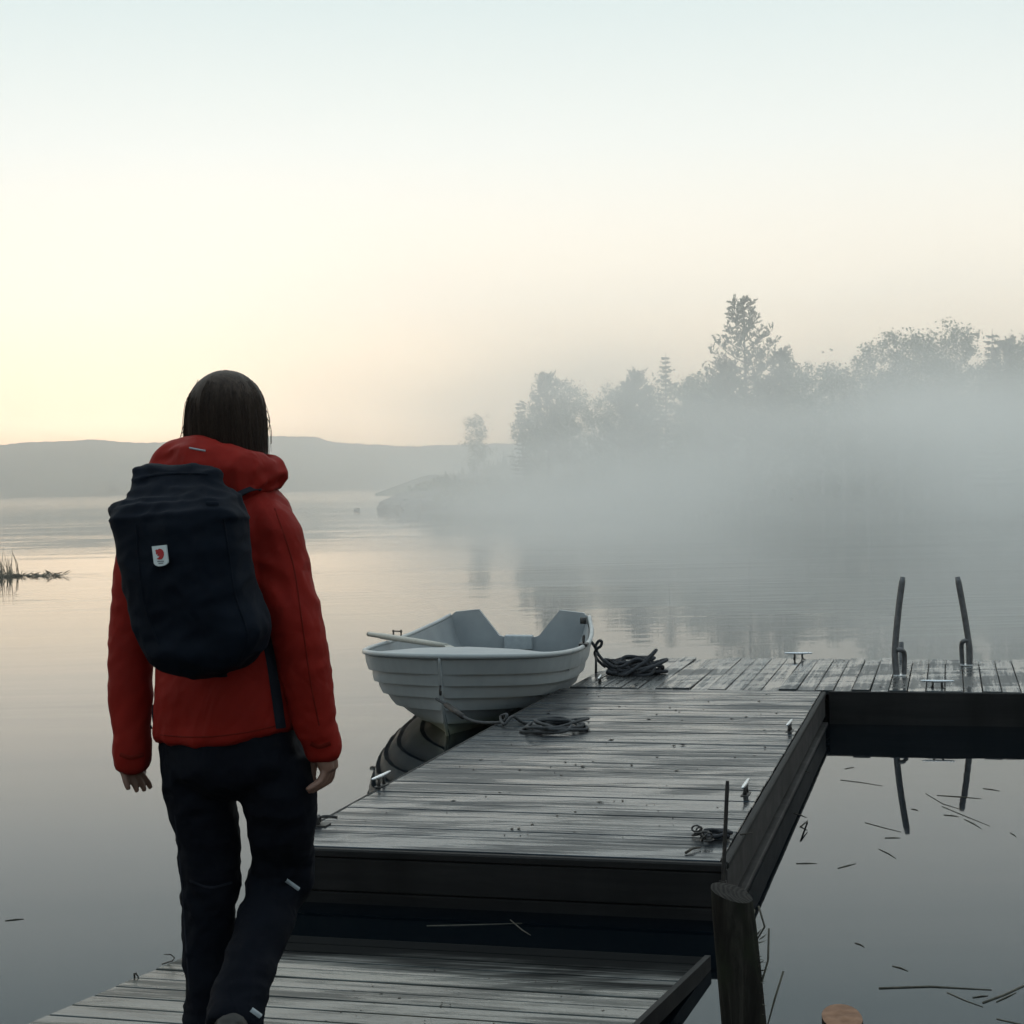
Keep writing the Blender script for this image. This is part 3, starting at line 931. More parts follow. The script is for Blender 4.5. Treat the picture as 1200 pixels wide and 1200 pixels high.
# ---------------------------------------------------------------- rowing boat
def boat():
    q = NT("boat_gelcoat", .34, (.46, .48, .49), .45)
    geo = q.n("ShaderNodeNewGeometry")
    sx = q.n("ShaderNodeSeparateXYZ"); q.l(geo.outputs["Position"], sx.inputs[0])
    nz = q.noise(q.coord((1, 1, 1)), 7, 5, .6)
    streak = q.noise(q.coord((5, 5, .7)), 3, 4, .6)
    algae_bounce = q.maprange(q.math('ADD', sx.outputs["Z"], q.math('MULTIPLY', q.math('SUBTRACT', nz, .5), -.06)), .13, .0, 0, .9, True)
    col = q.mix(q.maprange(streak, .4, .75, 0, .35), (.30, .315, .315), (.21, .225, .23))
    col = q.mix(algae_bounce, col, (.30, .31, .20))  # olive algae, lightened to stand in for light bounced off the water
    q.set("Base Color", col)
    q.set("Roughness", q.maprange(nz, .3, .7, .28, .5))
    q.bump(nz, .0012, .5)
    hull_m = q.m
    inner_m = simple_mat("boat_inside", (.21, .225, .235), (.27, .285, .29), 5, .5, .001)
    pad_m = simple_mat("transom_pad", (.28, .30, .31), (.36, .38, .39), 30, .6, .001)
    root = empty("rowing_boat")
    tag(root, "pale grey clinker rowing boat moored alongside the dock", "boat")
    base = at_z(514, 866, 0)
    root.location = (base.x + .03, base.y, 0)
    root.rotation_euler = (0, R(1.2), -R(8.6))
    root.scale = (.95, .97, 1)
    L = 3.15
    NS = 6
    k_s = [1.0, .985, .945, .87, .74, .50, .0]
    z_mid = [.385, .270, .192, .112, .035, -.055, -.14]
    z_bow = [.500, .395, .322, .248, .170, .080, -.05]
    z_stn = [.470, .335, .245, .155, .065, -.030, -.11]
    y_bow = [-.135, -.105, -.078, -.050, -.015, .060, .20]
    def shape(t):
        pts = [(0, .03), (.012, .20), (.03, .36), (.055, .51), (.09, .655), (.13, .77), (.18, .865), (.26, .945), (.38, 1.0), (.60, 1.0), (.80, .93), (1, .80)]
        for (a, b), (c, d) in zip(pts, pts[1:]):
            if t <= c:
                u = (t - a) / (c - a)
                return b + (d - b) * u
        return pts[-1][1]
    ts = [0, .012, .03, .055, .09, .13, .18, .24, .31, .39, .48, .57, .66, .75, .84, .92, 1.0]
    sm = {}
    for i, t in enumerate(ts):                       # smoothed shape
        sm[t] = (shape(max(0, t - .02)) + shape(t) * 2 + shape(min(1, t + .02))) / 4 if t > .02 else shape(t)
    def P(s, t, side, inset=0.0):
        b = .72 * k_s[s] * sm[t] ** (1 + .11 * s)
        if s == NS: b = .012
        if t == 0: b = .014
        b = max(.010, b - inset)
        y = y_bow[s] + (L - y_bow[s] + .05 * (1 - s / NS)) * t
        wb = (1 - t) ** 2.2
        ws = max(0, (t - .45) / .55) ** 2
        z = z_mid[s] * (1 - wb) * (1 - ws) + z_bow[s] * wb + z_stn[s] * ws * (1 - wb)
        return Vector((side * b, y, z))
    V, F = [], []
    for side in (-1, 1):
        for s in range(NS):
            rows = []
            for t in ts:
                top = P(s, t, side, .030 if s else 0)
                bot = P(s + 1, t, side)
                midp = top.lerp(bot, .5) + Vector((side * .006, 0, 0)) * (1 if t > .05 else 0)
                lip = P(s + 1, t, side, .030) if s < NS - 1 else bot
                i0 = len(V)
                V += [top, midp, bot, bot.copy(), lip]
                rows.append(i0)
            for a, b in zip(rows, rows[1:]):
                for k in (0, 1, 3):
                    F.append((a + k, b + k, b + k + 1, a + k + 1) if side > 0 else (a + k + 1, b + k + 1, b + k, a + k))
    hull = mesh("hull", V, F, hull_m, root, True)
    # stem and keel
    pts = [P(s, 0, 1) for s in range(NS + 1)]
    pts = [Vector((0, p.y - .004, p.z)) for p in pts] + [Vector((0, .6, -.165)), Vector((0, 2.2, -.155)), Vector((0, L, -.12))]
    V, F = tube_data(spline(pts, 3), .010, 8)
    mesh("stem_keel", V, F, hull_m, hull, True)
    # gunwale
    pl = [P(0, t, -1) for t in reversed(ts)] + [P(0, t, 1) for t in ts[1:]]
    pl = [p + Vector((0, 0, .004)) for p in pl]
    V, F = tube_data(spline(pl, 3), .017, 8)
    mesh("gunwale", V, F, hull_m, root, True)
    # inner shell
    V, F = [], []
    for t in ts:
        row = []
        for side in (-1, 1):
            prof_ = [P(0, t, side, .022), P(1, t, side, .035), P(2, t, side, .04), P(3, t, side, .045), Vector((P(4, t, side, .05).x * .9, P(4, t, side).y, max(.03, P(4, t, side).z)))]
            if side > 0: prof_ = prof_[::-1]
            row += prof_
        V += row
    n = 10
    for i in range(len(ts) - 1):
        for k in range(n - 1):
            a = i * n + k
            F.append((a, a + 1, a + 1 + n, a + n))
    mesh("inner_shell", V, F, inner_m, root, True)
    # transom with cut-away centre
    top = [(-.575, .40), (-.575, .465), (-.53, .505), (-.335, .525), (-.165, .325), (-.13, .315), (.13, .315), (.165, .325), (.335, .525), (.53, .505), (.575, .465), (.575, .40)]
    low = [(P(s, 1, 1).x - .004, P(s, 1, 1).z) for s in range(1, NS + 1)]
    poly = top + low + [(-x, z) for x, z in reversed(low)]
    V, F = [], []
    m_ = len(poly)
    for dy in (-.02, .025):
        for x, z in poly: V.append((x, L + .035 + dy - (z - .2) * -.08, z))
    F = [tuple(range(m_)), tuple(reversed(range(m_, 2 * m_)))] + [(i, i + m_, (i + 1) % m_ + m_, (i + 1) % m_) for i in range(m_)]
    tr = mesh("transom", V, F, inner_m, root)
    bm = bmesh.new(); box_bm(bm, -.115, .115, L - .02, L + .075, .22, .328, .006)
    bm_obj("motor_pad", bm, pad_m, tr)
    # foredeck just under the rail
    V, F = [], []
    tf = [t for t in ts if t <= .32]
    for t in tf:
        for side in (-1, -.5, 0, .5, 1):
            p = P(0, t, 1, .012)
            V.append((p.x * side, p.y, p.z - .020 + .045 * (1 - side * side) * min(1, t * 5)))
    for i in range(len(tf) - 1):
        for k in range(4):
            a = i * 5 + k
            F.append((a, a + 1, a + 6, a + 5))
    a = (len(tf) - 1) * 5
    nb = len(V)
    for k in range(5): V.append((V[a + k][0], V[a + k][1] + .004, V[a + k][2] - .10))
    for k in range(4): F.append((a + k, a + k + 1, nb + k + 1, nb + k))
    mesh("foredeck", V, F, inner_m, root, False)
    # thwarts
    for t, wd in ((.48, .24), (.75, .22), (.92, .30)):
        p = P(2, t, 1, .055)
        bm = bmesh.new(); box_bm(bm, -p.x, p.x, p.y - wd / 2, p.y + wd / 2, .185, .215, .008)
        bm_obj("thwart", bm, inner_m, root)
    # oarlocks
    for side, t in ((1, .48),):
        p = P(0, t, side, .0)
        bm = bmesh.new()
        box_bm(bm, -.03, .03, -.06, .06, -.005, .016, .004)
        for sy in (-1, 1):
            V, F = tube_data(spline([(0, sy * .008, .01), (0, sy * .035, .035), (0, sy * .036, .055), (0, sy * .030, .065)], 3), .006, 6)
            vs_ = [bm.verts.new(v) for v in V]
            for f_ in F: bm.faces.new([vs_[i] for i in f_])
        o = bm_obj("oarlock", bm, dark_iron, root)
        o.location = p + Vector((0, 0, .012))
    # bow eye
    a, b = P(3, 0, 1), P(2, 0, 1)
    c = Vector((0, (a.y + b.y) / 2 - .016, .30))
    V, F = tube_data([c + Vector((0, math.cos(x) * .022 - .018, math.sin(x) * .026)) for x in [i * math.pi / 6 for i in range(13)]], .006, 6)
    mesh("bow_eye", V, F, dark_iron, root, True)
    p = P(0, .92, 1, .05)
    V, F = tube_data([p + Vector((-.03, 0, .02)), p + Vector((.02, 0, .02))], .026, 10)
    mesh("rope_fairlead", V, F, dark_iron, root, True)
    # oar resting across the left rail
    oar_m = simple_mat("oar_wood", (.30, .28, .24), (.42, .40, .35), 12, .5, .001, stretch=(1, 8, 8))
    h0 = at_y(431.5, 743, 11.55); lk = at_y(465, 747, 11.35); h1 = at_y(524, 757, 10.75)
    oar = empty("oar", h0)
    tag(oar, "pale wooden oar lying over the boat's left rail, grip sticking out", "oar")
    ax = (h1 - h0)
    V, F = tube_data([ax * u for u in (0, .01, .10, .16, .17, .3, .8, 1.0)], [.013, .016, .017, .017, .020, .021, .019, .016], 10)
    mesh("shaft", V, F, oar_m, oar, True)
    V, F = tube_data([ax * -.004, ax * .012, ax * .014], [.012, .018, .014], 10)
    mesh("grip_end", V, F, dark_iron, oar, True)
    d = ax.normalized(); sdv = d.cross(Vector((0, 0, 1))).normalized()
    V, F = [], []
    for u, w_ in ((0, .022), (.12, .05), (.35, .075), (.6, .078)):
        for s in (-1, 1):
            for z in (-.006, .006):
                V.append(ax + d * u + sdv * (w_ * s) + Vector((0, 0, z - u * .28)))
    for i in range(3):
        a = i * 4
        F += [(a, a + 4, a + 6, a + 2), (a + 1, a + 3, a + 7, a + 5), (a, a + 1, a + 5, a + 4), (a + 2, a + 6, a + 7, a + 3)]
    F += [(12, 13, 15, 14), (0, 2, 3, 1)]
    mesh("blade", V, F, oar_m, oar)
    V, F = tube_data([at_y(460, 739.5, 11.35) - h0, at_y(471, 740, 11.3) - h0], .005, 6)
    tube_data([at_y(461, 738, 11.35) - h0, at_y(461, 744, 11.35) - h0], .006, 6, True, V, F)
    tube_data([at_y(470, 738, 11.3) - h0, at_y(470, 745, 11.3) - h0], .006, 6, True, V, F)
    mesh("pivot_pin", V, F, dark_iron, oar)
    return root
BOAT = boat()
# ---------------------------------------------------------------- the walker
PD_ = 4.14                                         # distance of the walker
PX0 = at_y(262, 900, PD_).x
PAZ = math.atan2(PX0, PD_)                         # line of sight to the walker
GZ = ramp_z(PD_)
PM = Matrix.Translation((PX0, PD_, GZ)) @ Matrix.Rotation(-PAZ, 4, 'Z')
PMI = PM.inverted()
def LP(px, py, yo=0.0):                            # a point of the figure, in its own frame (x right, y away, z up)
    d = pix_ray(px, py)
    o_ = PMI @ CAM
    dl = PMI.to_3x3() @ d
    return o_ + dl * ((yo - o_.y) / dl.y)
SC = FPX / PD_
YAW = R(30)                                        # the body faces 30 degrees to the right of the line of sight
AX = Vector((math.cos(YAW), -math.sin(YAW), 0))    # her right
FW = Vector((math.sin(YAW), math.cos(YAW), 0))     # her front

def cat1(keys, t):                                 # smooth interpolation of key tuples (first = parameter)
    n = len(keys)
    for i in range(n - 1):
        if t <= keys[i + 1][0] or i == n - 2:
            a, b = keys[max(i - 1, 0)], keys[i]
            c, d = keys[i + 1], keys[min(i + 2, n - 1)]
            u = (t - b[0]) / (c[0] - b[0])
            res = []
            for k in range(1, len(b)):
                m0 = (c[k] - a[k]) / (c[0] - a[0]) * (c[0] - b[0])
                m1 = (d[k] - b[k]) / (d[0] - b[0]) * (c[0] - b[0])
                u2, u3 = u * u, u * u * u
                res.append((2 * u3 - 3 * u2 + 1) * b[k] + (u3 - 2 * u2 + u) * m0 + (-2 * u3 + 3 * u2) * c[k] + (u3 - u2) * m1)
            return res
def loft(keys, seg=36, n=40, ax=None, fw=None, power=2.0, V=None, F=None, tilt=None):
    """keys: (param, center, half width along ax, half depth along fw); level rings unless tilt; closed ends"""
    V = [] if V is None else V
    F = [] if F is None else F
    ax = ax or AX
    fw = fw or FW
    kk = [(k[0], k[1].x, k[1].y, k[1].z, k[2], k[3]) for k in keys]
    base = len(V)
    t0, t1 = kk[0][0], kk[-1][0]
    for i in range(n + 1):
        x, y, z, w_, d_ = cat1(kk, t0 + (t1 - t0) * i / n)
        w_, d_ = max(w_, .002), max(d_, .002)
        for s in range(seg):
            a = 2 * math.pi * s / seg
            ca, sa = math.cos(a), math.sin(a)
            ca = math.copysign(abs(ca) ** (2 / power), ca); sa = math.copysign(abs(sa) ** (2 / power), sa)
            V.append(Vector((x, y, z)) + ax * (w_ * ca) + fw * (d_ * sa))
    for i in range(n):
        for s in range(seg):
            a = base + i * seg + s; b = base + i * seg + (s + 1) % seg
            F.append((a, b, b + seg, a + seg))
    F.append(tuple(base + s for s in reversed(range(seg))))
    F.append(tuple(base + n * seg + s for s in range(seg)))
    return V, F
def limb(pts, rads, seg=20, n=6, V=None, F=None):
    """round tapered limb through points"""
    V = [] if V is None else V
    F = [] if F is None else F
    kk = [(i, p.x, p.y, p.z, r) for i, (p, r) in enumerate(zip(pts, rads))]
    N = (len(pts) - 1) * n
    P, Rr = [], []
    for i in range(N + 1):
        x, y, z, r = cat1(kk, i / n)
        P.append(Vector((x, y, z))); Rr.append(max(r, .001))
    tube_data(P, Rr, seg, True, V, F)
    return V, F
def remesh(V, F, vox, smooth=2):
    me = bpy.data.meshes.new("tmp")
    me.from_pydata([tuple(v) for v in V], [], F)
    o = bpy.data.objects.new("tmp", me)
    COL.objects.link(o)
    bm = bmesh.new(); bm.from_mesh(me); bmesh.ops.recalc_face_normals(bm, faces=bm.faces); bm.to_mesh(me); bm.free()
    md_ = o.modifiers.new("r", 'REMESH'); md_.mode = 'VOXEL'; md_.voxel_size = vox; md_.use_smooth_shade = True
    if smooth:
        s_ = o.modifiers.new("s", 'SMOOTH'); s_.iterations = smooth; s_.factor = .5
    dg = bpy.context.evaluated_depsgraph_get()
    res = bpy.data.meshes.new_from_object(o.evaluated_get(dg))
    bpy.data.objects.remove(o); bpy.data.meshes.remove(me)
    return res
def displace(me, fn):
    me.update()
    nrm = [v.normal.copy() for v in me.vertices]
    for v, n_ in zip(me.vertices, nrm):
        v.co = v.co + n_ * fn(v.co)
    me.update()
def finish(name, me, mat, parent):
    me.name = name
    me.materials.clear(); me.materials.append(mat)
    me.polygons.foreach_set("use_smooth", [True] * len(me.polygons))
    return link(name, me, parent)
def fold(p, sx, sy, sz, off=0.0):                  # soft creased noise
    v = noise.noise(Vector((p.x * sx + off, p.y * sy, p.z * sz + off * .7)))
    return (1 - abs(v) * 2.2)

def fabric(name, c0, c1, rough=.7, weave=900, bump=.0006, spec=.07, crs=.28):
    q = NT(name, rough, c0, spec)
    v = q.coord((1, 1, 1))
    big = q.noise(v, 9, 5, .6)
    fine = q.noise(v, weave, 2, .5)
    q.set("Base Color", q.mix(q.maprange(big, .35, .7, 0, 1), c0, c1))
    h = q.math('ADD', q.math('MULTIPLY', big, 1.0), q.math('MULTIPLY', fine, .25))
    b1 = q.bump(h, bump * 4, .6)
    crease = q.noise(q.coord((1, 1, .55)), 7, 2.5, .5, 1.2)
    ridge = q.math('ABSOLUTE', q.math('SUBTRACT', crease, .5))
    q.bump(q.maprange(ridge, 0, .12, 0, 1, True), .0045, crs, b1)
    return q.m
skin_m = simple_mat("skin", (.15, .08, .058), (.19, .105, .075), 18, .5, .0006, .35)
jacket_m = fabric("red_shell_fabric", (.215, .013, .0085), (.17, .010, .0065), .60, 700, .0008)
dark_trim = fabric("black_trim", (.010, .012, .018), (.016, .018, .025), .7)
trouser_m = fabric("dark_trouser_fabric", (.0028, .0037, .0066), (.0048, .0060, .0098), .8, 600, .0010)
pack_m = fabric("navy_pack_fabric", (.0030, .0052, .0098), (.0050, .0082, .0145), .72, 800, .0008, .07, .12)
reflect_m = simple_mat("reflective_grey", (.22, .25, .27), (.28, .31, .33), 50, .4, 0)
boot_m = simple_mat("boot_leather", (.02, .018, .016), (.04, .035, .03), 20, .6, .001)
zip_m = simple_mat("zip_tape", (.004, .006, .010), (.007, .010, .016), 60, .8, .001, .05)

# joints
SHR, ELR, WRR = LP(314, 616, -.09), LP(346, 745, -.12), LP(377, 872, -.10)
SHL, ELL, WRL = LP(176, 612, .12), LP(154, 745, .12), LP(153, 880, .09)
HIPR, KNR, ANR = LP(318, 885, -.04), LP(331, 1028, .07), LP(277, 1188, -.24)
HIPL, KNL, ANL = LP(226, 885, .05), LP(246, 1050, .08), LP(243, 1205, .06)
HEADC = LP(267, 487, .03)

# ---- body: one continuous skin
BV, BF = [], []
loft([(0, LP(265, 930, .01), .02, .02), (1, LP(270, 905, .01), .11, .09), (2, LP(267, 850, .01), .135, .095), (3, LP(264, 760, .01), .13, .095), (4, LP(260, 670, .01), .15, .10),
      (5, LP(257, 605, .01), .165, .095), (6, LP(257, 572, .015), .09, .07), (7, LP(261, 555, .02), .055, .058), (8, LP(264, 520, .025), .052, .056), (9, LP(266, 505, .03), .045, .05)], 28, 36, V=BV, F=BF)
# head: looks a little more to the right than the body
HY = R(42)
HA, HF = Vector((math.cos(HY), -math.sin(HY), 0)), Vector((math.sin(HY), math.cos(HY), 0))
def hp_(a, f_, u): return HEADC + HA * a + HF * f_ + Vector((0, 0, u))
loft([(0, hp_(0, .030, -.112), .018, .02), (1, hp_(0, .032, -.100), .040, .050), (2, hp_(0, .022, -.075), .058, .072), (3, hp_(0, .012, -.035), .068, .086), (4, hp_(0, .004, .010), .073, .094),
      (5, hp_(0, -.002, .055), .070, .093), (6, hp_(0, -.004, .085), .055, .074), (7, hp_(0, -.004, .104), .025, .035), (8, hp_(0, -.004, .108), .004, .006)], 28, 30, HA, HF, V=BV, F=BF)
limb([hp_(0, .088, .012), hp_(0, .100, -.012), hp_(0, .112, -.034), hp_(0, .094, -.040)], [.007, .010, .014, .008], 10, 4, BV, BF)      # nose
for s in (-1, 1):
    limb([hp_(s * .070, .000, .018), hp_(s * .079, -.008, .005), hp_(s * .072, .000, -.022)], [.010, .014, .008], 10, 4, BV, BF)          # ears
    limb([hp_(s * .045, .080, .026), hp_(s * .020, .092, .030)], [.008, .009], 8, 3, BV, BF)                                              # brows
limb([hp_(-.022, .088, -.064), hp_(0, .098, -.063), hp_(.022, .088, -.064)], [.005, .008, .005], 8, 3, BV, BF)                             # lips
limb([hp_(-.02, .083, -.075), hp_(0, .093, -.075), hp_(.02, .083, -.075)], [.005, .008, .005], 8, 3, BV, BF)
# arms
limb([SHR + AX * -.05, SHR, SHR.lerp(ELR, .5), ELR, ELR.lerp(WRR, .5), WRR], [.055, .055, .046, .040, .036, .026], 16, 5, BV, BF)
limb([SHL + AX * .05, SHL, SHL.lerp(ELL, .5), ELL, ELL.lerp(WRL, .5), WRL], [.055, .055, .046, .040, .036, .026], 16, 5, BV, BF)
# legs
limb([HIPR + Vector((0, 0, .04)), HIPR, HIPR.lerp(KNR, .5), KNR, KNR.lerp(ANR, .35), ANR], [.060, .062, .058, .050, .048, .032], 16, 5, BV, BF)
limb([HIPL + Vector((0, 0, .04)), HIPL, HIPL.lerp(KNL, .5), KNL, KNL.lerp(ANL, .35), ANL], [.060, .062, .058, .050, .048, .032], 16, 5, BV, BF)
FOOTL = Vector((ANL.x, ANL.y, .045))
limb([ANL, FOOTL, FOOTL + FW * .13 + Vector((0, 0, -.010))], [.036, .036, .026], 12, 4, BV, BF)
TOER = ANR + FW * .10 + Vector((0, 0, -.12))
limb([ANR, ANR.lerp(TOER, .5), TOER], [.036, .036, .026], 12, 4, BV, BF)
# hands: palm, four fingers, thumb
def hand(wrist, knuck, spread, normal, fingers, thumb):
    ax_ = (knuck - wrist)
    sd = spread.normalized()
    k = 1.0
    limb([wrist - ax_ * .25, wrist, wrist.lerp(knuck, .5) + sd * .012, knuck + sd * .012], [.026, .024, .022, .017], 12, 4, BV, BF)
    limb([wrist, wrist.lerp(knuck, .5) - sd * .012, knuck - sd * .014], [.022, .022, .017], 12, 4, BV, BF)
    for i, chain_ in enumerate(fingers):
        b0 = knuck + sd * (.021 - .0142 * i) - ax_ * .12
        pts = [b0]
        for v in chain_: pts.append(pts[-1] + v)
        limb(pts, [.0092, .0088, .0078, .0062][:len(pts)], 10, 4, BV, BF)
    limb(thumb, [.013, .011, .009, .007][:len(thumb)], 10, 4, BV, BF)
# right hand: fingers curl down and in towards the thigh
wr, kn = WRR + Vector((.004, 0, -.018)), LP(387, 903, -.10)
fr = []
for i, ln in enumerate((.94, 1.0, .93, .76)):
    a = (LP(381, 919, -.10) - LP(387, 903, -.10)) * ln + FW * (.012 - .008 * i)
    b = (LP(372, 926, -.11) - LP(381, 919, -.10)) * ln * 1.1 + FW * (.004 - .004 * i)
    c_ = (LP(364.5, 931, -.12) - LP(372, 926, -.11)) * ln
    fr.append((a, b, c_))
hand(wr, kn, FW, AX, fr, [LP(374, 884, -.06), LP(368, 896, -.06), LP(366.5, 910, -.065), LP(367, 922, -.07)])
# left hand hangs, fingers pointing down and a little in
wl, kl = WRL + Vector((0, 0, -.012)), LP(153, 905, .09)
fl = []
for i, ln in enumerate((.95, 1.0, .95, .78)):
    a = (LP(160, 918, .09) - LP(153, 905, .09)) * ln + FW * (.010 - .007 * i)
    b = (LP(162, 925, .09) - LP(158, 918, .09)) * ln + FW * (.004 - .003 * i)
    c_ = (LP(164, 931, .09) - LP(162, 925, .09)) * ln
    fl.append((a, b, c_))
hand(wl, kl, FW + AX * .35, AX, fl, [LP(160, 888, .11), LP(166, 898, .12), LP(168, 908, .125)])
me = remesh(BV, BF, .0042, 2)
person = finish("person", me, skin_m, None)
person.matrix_world = PM
tag(person, "walker in a red hooded jacket and dark trousers seen from behind on the ramp", "person")
eye_m = simple_mat("eye", (.05, .035, .03), (.08, .06, .05), 30, .2, 0)
for s in (-1, 1):
    bm = bmesh.new(); bmesh.ops.create_uvsphere(bm, u_segments=12, v_segments=8, radius=.0115)
    o = bm_obj("eye", bm, eye_m, person, True); o.location = hp_(s * .032, .0815, .010)

# ---- jacket: torso and sleeves grown into one shell
JV, JF = [], []
loft([(0, LP(267, 861, .01), .178, .130), (.5, LP(267, 853, .01), .184, .135), (1, LP(266, 815, .01), .182, .136), (2, LP(264, 760, .01), .176, .132), (3, LP(261, 690, .01), .186, .138), (4, LP(258, 640, .01), .194, .135),
      (5, LP(256, 600, .01), .188, .118), (6, LP(256, 577, .015), .150, .095), (7, LP(257, 562, .02), .100, .085), (8, LP(259, 548, .022), .075, .078), (8.4, LP(260, 543, .022), .060, .066)], 44, 56, V=JV, F=JF, power=2.25)
limb([SHR + AX * -.06 + Vector((0, 0, .005)), SHR, LP(325, 650, -.10), LP(336, 700, -.11), ELR + Vector((.002, 0, 0)), LP(359, 795, -.12), LP(367, 838, -.11), LP(376, 868, -.10), LP(378.5, 886, -.10)],
     [.055, .062, .067, .069, .066, .058, .048, .039, .0315], 24, 6, JV, JF)
limb([SHL + AX * .06, SHL, LP(167, 655, .12), LP(160, 700, .12), ELL, LP(153, 795, .11), LP(153, 840, .10), LP(154, 872, .09), LP(154, 897, .09)],
     [.060, .064, .061, .057, .052, .0495, .0470, .0420, .0350], 24, 6, JV, JF)
jm = remesh(JV, JF, .0075, 3)
HEM = LP(267, 862, 0).z
def jfold(p):
    t = fold(p, 6, 6, 4.5) * .0060 + fold(Vector((p.x + p.z * .4, p.y, p.z - p.x * .5)), 15, 15, 24, 3) * .0014 + fold(Vector((p.x * .8 - p.z * .5, p.y, p.z)), 40, 30, 12, 5) * .0020
    # gathers at the elbows and cuffs, slack above the hem
    for c_, r_, am in ((ELR, .13, .003), (ELL, .13, .003), (LP(372, 850, -.1), .10, .004), (LP(154, 870, .09), .10, .003)):
        d_ = (p - c_).length / r_
        if d_ < 1: t += (1 - d_) * am * fold(Vector((p.x + .5 * p.z, p.y, p.z - .7 * p.x)), 12, 12, 30, 7)
    if p.z < HEM + .16: t += .006 * fold(p, 11, 11, 7, 11) * (1 - (p.z - HEM) / .16)
    dc = abs((p - SHR.lerp(ELR, .35)).length)
    if dc < .2: t += (1 - dc / .2) * .009 * fold(Vector((p.x + p.z * .6, p.y, p.z - p.x * .6)), 22, 8, 9, 17)
    return t
displace(jm, jfold)
jacket = finish("jacket", jm, jacket_m, person)
# hem slopes up towards her right side
for v in jm.vertices:
    la = v.co.dot(AX)
    if v.co.z < HEM + .16 and la < .20 and abs(v.co.dot(FW)) < .2:
        k = 1 - (v.co.z - HEM) / .16
        v.co.z += k * (max(0, la - .02) * .16 - .004)
jm.update()

# hood lying round the neck
def hood():
    V, F = [], []
    NR, NS = 64, 22
    C0 = LP(257, 559, .012)
    for i in range(NR):
        a = 2 * math.pi * i / NR                       # 0 = her right, 90 = front, 270 = back
        ca, sa = math.cos(a), math.sin(a)
        back = max(0, -sa)
        rr = .102 + .014 * abs(ca)
        c_ = C0 + AX * (ca * rr * 1.10) + FW * (sa * rr * .92)
        c_.z += .016 * back - .006 * abs(ca) + .012 * max(0, sa) + .006 * math.sin(a * 3 + 1)
        out_ = (AX * ca + FW * sa * .9).normalized()
        w_ = .038 + .018 * back + .012 * fold(c_, 16, 16, 16, 2)
        h_ = .046 + .020 * back
        for k in range(NS):
            b = 2 * math.pi * k / NS
            cb, sb = math.cos(b), math.sin(b)
            z_ = sb * h_ + (-.018 * back if sb < 0 else .012 * back)
            p = c_ + out_ * (cb * w_ - .006 * (1 if sb > 0 else 0)) + Vector((0, 0, z_))
            p += out_ * .012 * fold(p, 14, 14, 30, 4) + Vector((0, 0, .009 * fold(p, 22, 22, 12, 8)))
            V.append(p)
    for i in range(NR):
        for k in range(NS):
            a = i * NS + k; b = i * NS + (k + 1) % NS
            c_ = ((i + 1) % NR) * NS + k; d_ = ((i + 1) % NR) * NS + (k + 1) % NS
            F.append((a, b, d_, c_))
    # the peak of the hood folded out over the right shoulder
    limb([LP(296, 551, -.04), LP(312, 555, -.05), LP(325, 560, -.05), LP(331.5, 563, -.045)], [.030, .022, .010, .003], 12, 5, V, F)
    limb([LP(205, 535, .06), LP(192, 542, .09), LP(177, 551, .10)], [.035, .026, .012], 12, 5, V, F)
    hm_ = remesh(V, F, .0055, 1)
    return finish("hood", hm_, jacket_m, jacket)
hoodo = hood()

# ---- trousers
TV, TF = [], []
loft([(0, LP(272, 930, .01), .05, .05), (1, LP(273, 916, .01), .130, .110), (2, LP(272, 895, .01), .180, .138), (3, LP(269, 865, .01), .176, .128), (4, LP(267, 835, .01), .160, .115)], 40, 24, V=TV, F=TF, power=2.3)
limb([LP(232, 895, .04), LP(234, 930, .05), LP(241, 965, .06), LP(245.5, 1000, .07), KNL, LP(244.5, 1095, .08), LP(243, 1140, .07), LP(243, 1180, .065), LP(243, 1222, .06)],
     [.094, .0840, .0785, .0745, .0690, .0650, .0570, .0545, .0580], 24, 6, TV, TF)
limb([LP(317, 895, -.03), LP(327, 930, -.03), LP(330, 965, -.01), LP(330, 1000, .03), LP(332, 1024, .05), LP(317, 1055, .02), LP(310, 1085, -.03), LP(298, 1115, -.09), LP(288, 1147, -.15), LP(277, 1185, -.21), LP(271, 1206, -.24)],
     [.100, .0925, .0820, .0760, .0790, .0670, .0665, .0630, .0625, .0640, .0620], 24, 6, TV, TF)
tm = remesh(TV, TF, .0075, 6)
def tfold(p):
    t = fold(p, 10, 10, 12, 21) * .006 + fold(p, 24, 24, 26, 5) * .0025
    for c_, r_, am in ((KNR, .17, .009), (KNL, .17, .006), (LP(243, 1200, .06), .13, .008), (LP(280, 1180, -.2), .14, .007), (LP(275, 925, .0), .13, .006)):
        d_ = (p - c_).length / r_
        if d_ < 1: t += (1 - d_) * am * fold(p, 8, 8, 30, 9)
    return t
displace(tm, tfold)
trousers = finish("trousers", tm, trouser_m, person)
# boots
def boot(an, toe_dir, up, sole_z):
    V, F = [], []
    side = toe_dir.cross(up).normalized()
    heel = an - up * .085 - toe_dir * .035
    limb([an + up * .045, an + up * .01, an - up * .045], [.036, .040, .043], 16, 4, V, F)
    limb([heel, heel + toe_dir * .07, heel + toe_dir * .16, heel + toe_dir * .235], [.038, .042, .040, .028], 16, 5, V, F)
    m_ = remesh(V, F, .006, 2)
    b = finish("boot", m_, boot_m, person)
    SV, SF = [], []
    n = 20
    for zz in (-.020, -.045):
        for k in range(n):
            a = 2 * math.pi * k / n
            u = math.cos(a)
            SV.append(heel + toe_dir * (.10 + .165 * u) + side * (math.sin(a) * (.043 if u > 0 else .036)) + up * (zz + .006 * max(0, u - .6)))
    SF = [tuple(range(n)), tuple(reversed(range(n, 2 * n)))] + [(k, k + n, (k + 1) % n + n, (k + 1) % n) for k in range(n)]
    mesh("sole", SV, SF, dark_trim, b)
